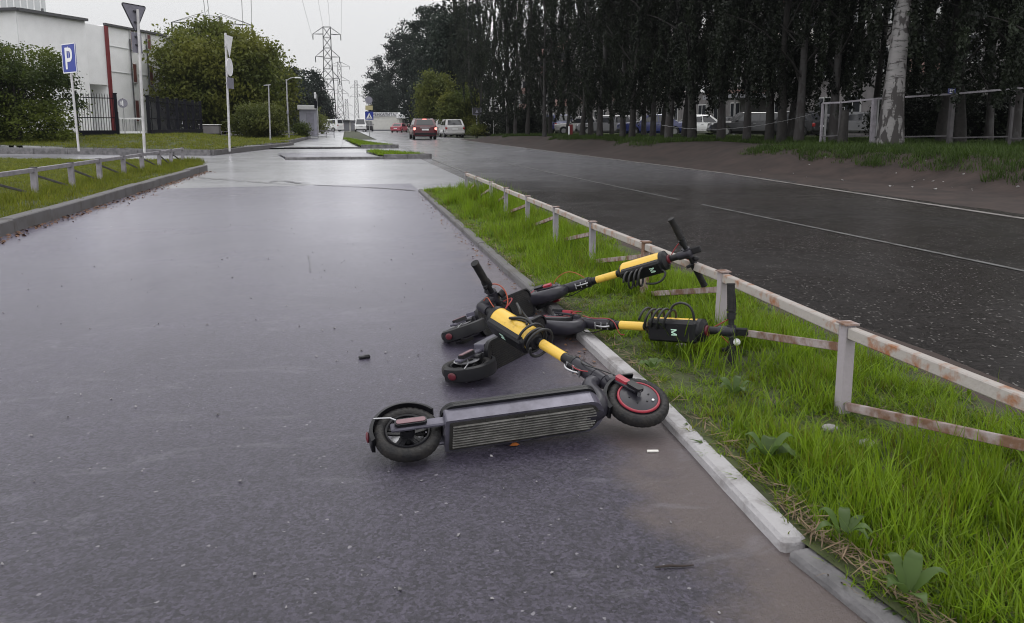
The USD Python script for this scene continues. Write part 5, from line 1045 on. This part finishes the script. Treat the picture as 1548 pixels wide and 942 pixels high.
obj('yellow_plate', bx(0, -.05, zc_(163), .72, .014, .42), 'sign_yellow', t)
p = at(746, 206, 62); zp = float(zbank(p[0], p[1])); t = thing('round_sign', 'pale back of a round sign over a framed plate right of the road', 'sign', (p[0], p[1], zp)); zc_ = lambda y: float(at(747, y, 62)[2]) - zp
obj('pole', cyl((0, 0, -.1), (0, 0, zc_(147)), .032), 'galv', t, smooth=True); obj('round_plate', disc_sign(t, zc_(153), .33), 'post_paint', t); o = obj('lower_plate', bx(.05, -.045, zc_(165), .80, .014, .36), 'sign_rim', t)
obj('frame', cat_([bx(.05, -.056, zc_(165) + s * .15, .80, .012, .07) for s in (-1, 1)] + [bx(-.31, -.056, zc_(165), .08, .012, .24)]), 'post_paint', o)
p = at(721, 206, 64); t = thing('warning_sign', 'small dark framed sign on a thin pole left of the round sign', 'sign', (p[0], p[1], .05)); zc_ = lambda y: float(at(721, y, 64)[2]) - .05
obj('pole', cyl((0, 0, -.1), (0, 0, zc_(165)), .03), 'galv', t, smooth=True); o = obj('plate', bx(0, -.04, zc_(168.5), .74, .014, .62), 'sign_rim', t); obj('frame_edge', cat_([bx(0, -.05, zc_(168.5) - .29, .74, .01, .04)] + [bx(s * .35, -.05, zc_(168.5), .04, .01, .6) for s in (-1, 1)]), 'sign_back', o); obj('triangle', flatpoly([(-.14, zc_(168.5) - .13), (.14, zc_(168.5) - .13), (0, zc_(168.5) + .16)], .006, -.049), 'sign_back', o)
p = at(863, 208, 44); zp = float(zbank(p[0], p[1])); t = thing('marker_post', 'short red and white marker post at the dirt entrance', 'post', (p[0], p[1], zp)); obj('post', bx(0, 0, .35, .18, .18, .7, .01), 'facade_red', t); obj('white_band', bx(-.12, 0, .3, .06, .2, .6, .01), 'sign_white', t)

# ---- iron tube fence right
fe = [(1240, 226, 19.4), (1267, 226, 18.9), (1317, 227, 18.2), (1434, 226, 17.1), (1525, 224, 15.8), (1640, 224, 14.6)]
Pf = [at(a_, b_, y_) for a_, b_, y_ in fe]; o0 = Pf[0].copy(); o0[2] = zbank(o0[0], o0[1])
t = thing('tube_fence', 'grey steel tube fence frame on the bank beside the white birch', 'fence', tuple(o0)); tops = [at(px, py, y_) for px, py, y_ in ((1240, 156, 19.4), (1267, 155, 18.9), (1317, 149.5, 18.2), (1434, 142, 17.1), (1525, 134, 15.8), (1640, 125, 14.6))]
for i, (b_, tp) in enumerate(zip(Pf, tops)):
    zb_ = float(zbank(b_[0], b_[1])); q = np.array([b_[0], b_[1], zb_ - .15]) - o0; e = np.array([b_[0], b_[1], tp[2]]) - o0
    obj('post', bar(q, e, .10 if i in (2, 3) else .055), 'fence_grey' if i in (0, 2) else 'fence_dark', t)
    if i in (0, 2): obj('post', bar(q + (.11, 0, 0), e + (.11, 0, 0), .045), 'galv', t)
    if i: obj('top_rail', bar(np.array([Pf[i - 1][0], Pf[i - 1][1], tops[i - 1][2]]) - o0, e, .045), 'fence_grey', t); obj('lower_rail', bar(np.array([Pf[i - 1][0], Pf[i - 1][1], .75]) - (o0[0], o0[1], o0[2]), np.array([b_[0], b_[1], .80]) - o0, .035), 'fence_dark', t)
p = at(1272, 222, 18.4); t = thing('stump', 'dark tall tree stump behind the left bay of the tube fence', 'stump', (p[0], p[1], float(zbank(p[0], p[1])))); m = cyl((0, 0, -.2), (.05, 0, .95), .15, .09, 18); m.vertices += (meshkit.noise(m.vertices * 9)[:, None] - .5) * .05; obj('trunk', m, 'bark_dark', t, smooth=True); obj('cut_top', cyl((.05, 0, .951), (.05, 0, .957), .085, n=18), 'earth', t)
a_, b_ = at(1000, 189, 27), at(1236, 170, 20); t = thing('barrier_tape', 'thin sagging white barrier tape strung between the birches', 'tape', (a_[0], a_[1], a_[2])); d = b_ - a_
k = np.linspace(0, 1, 22)[:, None]; Q = k * d + np.array([0, 0, -1.0]) * (4 * k * (1 - k)) * .30; obj('tape', tube(Q, .006, 4), 'galv', t)
p = at(1437, 138, 17.0); t = thing('number_plate', 'small blue house number plate on the tube fence rail', 'plate', tuple(p)); obj('plate', bx(0, -.04, 0, .22, .012, .13), 'paint_navy', t); tm = meshkit.text_mesh('15', .085, .004, True); tm.vertices[:, :2] -= tm.bounds.mean(0)[:2]; tm.apply_transform(trimesh.transformations.rotation_matrix(PI / 2, (1, 0, 0))); tm.apply_translation((0, -.047, 0)); obj('figures', tm, 'sign_white', t)

# ================================================================ PYLONS AND WIRES
def pylon(label, loc, H, w0, w1, arms, m, r=.09, rz=0.0, secs=9):
    t = thing('pylon', label, 'pylon', loc, rz)
    hw = lambda z: np.interp(z, [0, H * .72, H], [w0 / 2, w1 / 2, w1 / 2 * .92])
    legs, br = [], []
    zs = H * (1 - (1 - np.linspace(0, 1, secs + 1)) ** 1.0); cs = [(-1, -1), (1, -1), (1, 1), (-1, 1)]
    for c in cs: obj('leg', cat_([bar((c[0] * hw(a), c[1] * hw(a), a), (c[0] * hw(b), c[1] * hw(b), b), r * 1.6) for a, b in zip(zs[:-1], zs[1:])]), m, t)
    for a, b in zip(zs[:-1], zs[1:]):
        for i in range(4):
            c, d = cs[i], cs[(i + 1) % 4]
            br += [bar((c[0] * hw(a), c[1] * hw(a), a), (d[0] * hw(b), d[1] * hw(b), b), r * .9), bar((d[0] * hw(a), d[1] * hw(a), a), (c[0] * hw(b), c[1] * hw(b), b), r * .9), bar((c[0] * hw(b), c[1] * hw(b), b), (d[0] * hw(b), d[1] * hw(b), b), r)]
    obj('lattice', cat_(br), m, t)
    for z, l, rise in arms:
        for s in (-1, 1):
            g = [bar((s * hw(z), y * hw(z), z), (s * l, 0, z), r * 1.1) for y in (-1, 1)] + [bar((s * hw(z), y * hw(z), z + rise), (s * l, 0, z), r * .8) for y in (-1, 1)]
            ar = obj('cross_arm', cat_(g), m, t); obj('insulator', cyl((s * l, 0, z - 1.3), (s * l, 0, z), .10, n=8), m, ar)
    return t
Yp = 190; zt_ = lambda y, Y=Yp: float(at(496, y, Y)[2]); p = at(499, 197, Yp); s_ = Yp / 1160 * 1.02
A1 = [(zt_(52), 19 * s_, 1.6), (zt_(86), 16.5 * s_, 1.6), (zt_(119), 15.5 * s_, 1.6)]
PY1 = pylon('nearer dark lattice pylon with three pairs of arms at the road end', (p[0], p[1], 0), zt_(41), 20 * s_, 11 * s_, A1, 'pylon_steel', .085, .05, 10)
p1_ = p
Yp = 330; zt_ = lambda y, Y=Yp: float(at(515, y, Y)[2]); p = at(516, 196, Yp); s_ = Yp / 1160 * 1.02
pylon('second lattice pylon just right of the nearer one', (p[0], p[1], 0), zt_(94), 10 * s_, 5 * s_, [(zt_(100), 14 * s_, 1.6), (zt_(122), 13 * s_, 1.6), (zt_(141), 11 * s_, 1.6)], 'pylon_far', .10, .05)
for px, top, Yp, lab in ((540, 122, 520, 'faint distant pylon between the road and the far trees'), (525, 150, 640, 'faintest distant pylon left of the waiting vans')):
    p = at(px, 195, Yp); s_ = Yp / 1160; pylon(lab, (p[0], p[1], 0), float(at(px, top, Yp)[2]), 7 * s_, 4 * s_, [(float(at(px, top + 10, Yp)[2]), 8 * s_, 2), (float(at(px, top + 24, Yp)[2]), 9 * s_, 2)], 'pylon_far', .13, .05)
Yp = 105; p = at(330, 197, Yp); s_ = Yp / 1160; zt_ = lambda y: float(at(330, y, Yp)[2])
pylon('pylon rising behind the big yellow green tree', (p[0], p[1], 0), zt_(26), 30 * s_, 22 * s_, [(zt_(36), 52 * s_, 1.2), (zt_(46), 40 * s_, .1)], 'pylon_steel', .06, .1)
wz = []
for i, (z, l, _) in enumerate(A1[:1]):
    for s in (-1, 1):
        wz.append(((p1_[0] + s * l, p1_[1], z - 1.3), (p1_[0] + 2 + s * l * 1.2, -20, z + 14)))
for s in (-1, 1): wz.append(((p1_[0] + s * .8, p1_[1], A1[0][0] + 1.7), (p1_[0] + 1.5 + s * 1.4, -20, A1[0][0] + 16)))
for dx in (-13, -8, 36, 48): wz.append((tuple(at(330 + dx, 38, 105)), tuple(at(330 + dx * 1.25 - 12, -60, 60))))
WL = ['left outer wire of the nearer dark pylon', 'right outer wire of the nearer dark pylon', 'left top wire of the nearer dark pylon', 'right top wire of the nearer dark pylon', 'leftmost wire above the pylon behind the big tree', 'second wire above the pylon behind the big tree', 'third wire above the pylon behind the big tree', 'rightmost wire above the pylon behind the big tree']
for a_, b_ in wz:
    k = np.linspace(0, 1, 18)[:, None]; Q = (1 - k) * np.array(a_) + k * np.array(b_) - np.array([0, 0, 3.0]) * (4 * k * (1 - k))
    t = obj('power_line', tube(Q, .022, 5), 'pylon_far', label=WL.pop(0), cat='wire')
# ================================================================ VEHICLES
def loft(S):
    "closed loft over sections, each an (n, 3) loop"
    S = np.asarray(S, float); k, n, _ = S.shape; V = S.reshape(-1, 3); i, j = np.meshgrid(np.arange(k - 1), np.arange(n), indexing='ij'); j2 = (j + 1) % n
    q = np.stack([i * n + j, i * n + j2, (i + 1) * n + j2, (i + 1) * n + j], -1).reshape(-1, 4); a = np.arange(1, n - 1)
    m = trimesh.Trimesh(V, np.vstack([q[:, [0, 1, 2]], q[:, [0, 2, 3]], np.c_[0 * a, a, a + 1], (k - 1) * n + np.c_[0 * a, a + 1, a]]), process=False); m.fix_normals(); return m
def car(label, loc, rz, L, W, H, belt, hood, cab, paint, group=None, lit=False, plate=True, name='parked_car', cat='car', trunk=None):
    "cab: (windscreen foot, roof front, roof rear, rear glass foot) as metres from the nose; nose at +x"
    t = thing(name, label, cat, loc, rz, group=group); P = 'paint_' + paint; hw = W / 2; r = .33 if H > 1.55 else .31; gc = .2 if H < 1.6 else .26
    xf, xr = L * .19, L * .81
    def sec(x, w, zb, ztop):
        return [(L / 2 - x, y, z) for y, z in ((-w * .86, zb), (-w, zb + .14), (-w, zb + (ztop - zb) * .55), (-w * .955, ztop - .06), (-w * .86, ztop), (w * .86, ztop), (w * .955, ztop - .06), (w, zb + (ztop - zb) * .55), (w, zb + .14), (w * .86, zb))]
    tk = trunk or belt
    xs = [0, .06, .25, cab[0] * .6, cab[0], cab[0] + .3, L * .5, L * .75, max(cab[3], L - .3) - .02, L - .12, L - .03, L]
    ws = [.70, .84, .95, .985, 1, 1, 1, 1, .985, .95, .88, .78]; zt_ = [hood - .16, hood - .08, hood - .03, hood, belt - .01, belt, belt, belt, tk, tk - .02, tk - .07, tk - .12]; zb = [.30, .24, gc, gc, gc, gc, gc, gc, gc, .26, .32, .36]
    body = loft([sec(x, hw * w, b, z) for x, w, b, z in zip(xs, ws, zb, zt_)])
    try:
        import manifold3d as m3
        def man(m): m.merge_vertices(); return m3.Manifold(m3.Mesh(np.asarray(m.vertices, np.float32), np.asarray(m.faces, np.uint32)))
        B = man(body)
        for x in (xf, xr):
            c = cyl((L / 2 - x, -hw - .1, r), (L / 2 - x, hw + .1, r), r * 1.16, n=24); c.fix_normals(); B = B - man(c)
        q = B.to_mesh(); body = trimesh.Trimesh(q.vert_properties[:, :3], q.tri_verts, process=False) if len(q.tri_verts) > 10 else body
    except Exception: pass
    obj('body', body, P, t, smooth=35)
    w0, w1 = hw * .93, hw * .76; X = lambda x: L / 2 - x
    b = [(X(cab[0]), w0, belt - .03), (X(cab[3]), w0, belt - .03)]; u = [(X(cab[1]), w1, H), (X(cab[2]), w1, H - .02)]
    def fr_(pts): return [np.array(p_) for p_ in pts]
    c = loft([[(b[0][0], -w0, belt - .03), (b[1][0], -w0, belt - .03), (b[1][0], w0, belt - .03), (b[0][0], w0, belt - .03)], [(u[0][0] + .03, -w1 * 1.02, H - .05), (u[1][0] - .03, -w1 * 1.02, H - .07), (u[1][0] - .03, w1 * 1.02, H - .07), (u[0][0] + .03, w1 * 1.02, H - .05)], [(u[0][0] - .08, -w1 * .88, H), (u[1][0] + .08, -w1 * .88, H - .02), (u[1][0] + .08, w1 * .88, H - .02), (u[0][0] - .08, w1 * .88, H)]])
    obj('cabin', c, P, t, smooth=25)
    def pane(p00, p10, p11, p01, m0, m1, n0=.06, n1=.06, off=.012):
        p00, p10, p11, p01 = map(np.array, (p00, p10, p11, p01)); f = lambda a, b_: (p00 * (1 - a) + p10 * a) * (1 - b_) + (p01 * (1 - a) + p11 * a) * b_
        q = [f(m0, n0), f(m1, n0), f(m1, 1 - n1), f(m0, 1 - n1)]; n = np.cross(q[1] - q[0], q[3] - q[0]); n /= np.linalg.norm(n); ctr = sum(q) / 4
        if n @ (ctr - np.array([0, 0, belt])) < 0: n = -n
        return trimesh.convex.convex_hull(np.vstack([np.array(q) + n * off, np.array(q) - n * .03]))
    z0, zh = belt - .03, H - .06
    obj('windscreen', pane((b[0][0], -w0, z0), (b[0][0], w0, z0), (u[0][0] + .03, w1, zh), (u[0][0] + .03, -w1, zh), .07, .93), 'car_glass', t)
    obj('rear_window', pane((b[1][0], -w0, z0), (b[1][0], w0, z0), (u[1][0] - .03, w1, zh), (u[1][0] - .03, -w1, zh), .10, .90, .16, .08), 'car_glass', t)
    for s in (-1, 1):
        for m0, m1 in ((.10, .49), (.52, .90)): obj('side_window', pane((b[0][0], s * w0, z0), (b[1][0], s * w0, z0), (u[1][0], s * w1, zh), (u[0][0], s * w1, zh), m0, m1, .10, .08), 'car_glass', t)
    for x in (xf, xr):
        for s in (-1, 1):
            y = s * (hw - .11); ty = revolve_y([(r * .62, -.10), (r * .93, -.10), (r, -.06), (r, .06), (r * .93, .10), (r * .62, .10)], 28).apply_translation((X(x), y, r))
            o = obj('wheel', ty, 'tyre', t, smooth=30); obj('rim', cat_([cyl((X(x), y - .085, r), (X(x), y + .085, r), r * .62, n=24)]), 'car_rim', o, smooth=30)
    for s in (-1, 1):
        obj('head_lamp', bx(X(.12), s * hw * .66, hood - .16, .16, .34, .14, .03), 'lamp_clear', t)
        obj('tail_lamp', bx(X(L - .07), s * hw * .80, tk - .24, .13, .30, .22, .04), 'lamp_lit' if lit else 'lamp_off', t)
        obj('mirror', bx(X(cab[0] + .35), s * (hw + .07), belt + .06, .1, .16, .12, .03), P, t)
        obj('door_handle', bx(X(L * .56), s * (hw + .004), belt - .12, .16, .02, .025), 'chrome', t)
    obj('rear_bumper', bx(X(L - .06), 0, .44, .16, W * .88, .20, .04), 'paint_' + paint if not lit else 'black_plastic', t); obj('front_bumper', bx(X(.06), 0, .40, .16, W * .86, .2, .04), 'black_plastic', t); obj('grille', bx(X(.03), 0, hood - .2, .06, W * .4, .12, .02), 'black_plastic', t)
    if plate: obj('number_plate', bx(X(L + .0), 0, tk - .30, .03, .52, .115), 'plate_white', t)
    obj('underbody', bx(0, 0, gc + .02, L * .82, W * .78, .12), 'tyre', t)
    if lit:
        obj('brake_lamp', bx(u[1][0] - .06, 0, H - .05, .05, .30, .05), 'lamp_lit', t); obj('chrome_strip', bx(X(L + .005), 0, tk - .17, .03, .8, .035), 'chrome', t)
        for s in (-1, 1): obj('roof_rail', bar((u[0][0] - .1, s * w1 * .95, H + .02), (u[1][0] + .1, s * w1 * .95, H + .02), .04), 'galv', t)
    return t
SUV = dict(L=4.6, W=1.86, H=1.66, belt=1.06, hood=1.02, cab=(1.15, 1.85, 4.0, 4.52))
SED = dict(L=4.4, W=1.74, H=1.46, belt=.92, hood=.90, cab=(1.15, 1.85, 3.1, 3.85), trunk=.95)
HAT = dict(L=4.0, W=1.70, H=1.50, belt=.93, hood=.90, cab=(1.0, 1.7, 3.4, 3.92))
EST = dict(L=4.6, W=1.76, H=1.48, belt=.92, hood=.90, cab=(1.2, 1.9, 4.0, 4.5))
VAN = dict(L=5.2, W=2.0, H=2.3, belt=1.25, hood=1.15, cab=(.7, 1.5, 5.0, 5.15))
up = PI / 2                                                          # nose away up the street
p = at(643, 212, 59.5); car('dark red car driving away with both tail lamps glowing', (p[0], p[1] + 2.2, 0), up, **{**SUV, 'H': 1.6}, paint='maroon', lit=True, name='moving_car')
p = at(604, 199.5, 122); car('small pink red saloon far down the road by the booth', (p[0], p[1], 0), up - .35, **SED, paint='red', name='moving_car')
GP = 'cars parked along the right of the road'
p = at(688, 208.5, 70); car('silver hatchback parked right of the dark red car', (p[0] - .1, p[1] + 2, .0), up + .05, **{**SUV, 'L': 4.2, 'cab': (1.1, 1.8, 3.6, 4.12)}, paint='silver', group=GP)
p = at(670, 207, 77); car('pale silver estate car half hidden behind the silver hatchback', (p[0], p[1] + 2, .0), up + .05, **{**SUV, 'H': 1.7}, paint='silver', group=GP)
GY = 'cars parked in the yard behind the birches'
for px, Y, H, rz, kind, paint, lab in ((880, 60, 0, 2.7, SED, 'silver', 'pale silver car glimpsed left of the thick birch pair'), (916, 56, 0, 2.9, EST, 'grey', 'grey silver car with its front towards the road'), (984, 49, 0, 3.0, SED, 'navy', 'bright blue saloon parked behind the birch row'),
        (1050, 51, 0, 3.0, SED, 'white', 'white saloon parked right of the blue one'), (1128, 44, 0, 2.85, EST, 'black', 'black estate car before the white framed window'), (1098, 58, 0, 2.9, SED, 'grey', 'dark grey car between the white saloon and the black estate'),
        (1200, 42, 0, 1.9, HAT, 'black', 'dark car seen from behind left of the yard gap'), (1290, 44, 0, 2.5, HAT, 'grey', 'dull grey hatchback behind the left bay of the tube fence'), (1250, 48, 0, 2.9, SED, 'grey', 'grey saloon car behind the end post of the tube fence'), (1235, 50, 0, 2.2, HAT, 'beige', 'beige hatchback deep in the yard behind the fence end'), (838, 66, 0, 1.7, SUV, 'navy', 'dark van like car at the end of the dirt entrance'), (800, 66, 0, 2.6, SED, 'black', 'black car deep behind the leftmost birches')):
    p = at(px, 205, Y); car(lab, (p[0], p[1], float(zbank(min(p[0], 40), p[1])) - .01), rz, **kind, paint=paint, group=GY)
p = at(545, 196, 142); car('white minibus waiting at the end of the pavement', (p[0], p[1], 0), -up, **VAN, paint='white', name='minibus', cat='van')
p = at(497, 196, 128); car('white van parked behind the foot of the pylon', (p[0], p[1], .1), 2.6, **{**VAN, 'L': 4.6, 'cab': (.7, 1.4, 4.3, 4.5), 'H': 2.0}, paint='white', name='parked_van', cat='van')
p = at(556, 196, 150); car('dark van beside the white minibus', (p[0], p[1], 0), -up, **{**VAN, 'H': 2.0}, paint='black', name='parked_van', cat='van')
# ================================================================ DAMP AIR
usdkit.material(stage, '/World/Looks/damp_air', {'v': ('principled_volume', {'color': (.86, .89, .97), 'density': .00012, 'anisotropy': .2})}, volume='v.volume')
obj('haze', bx(0, 420, 25, 880, 1000, 52.2), 'damp_air', kind='stuff', label='thin damp haze over the street')
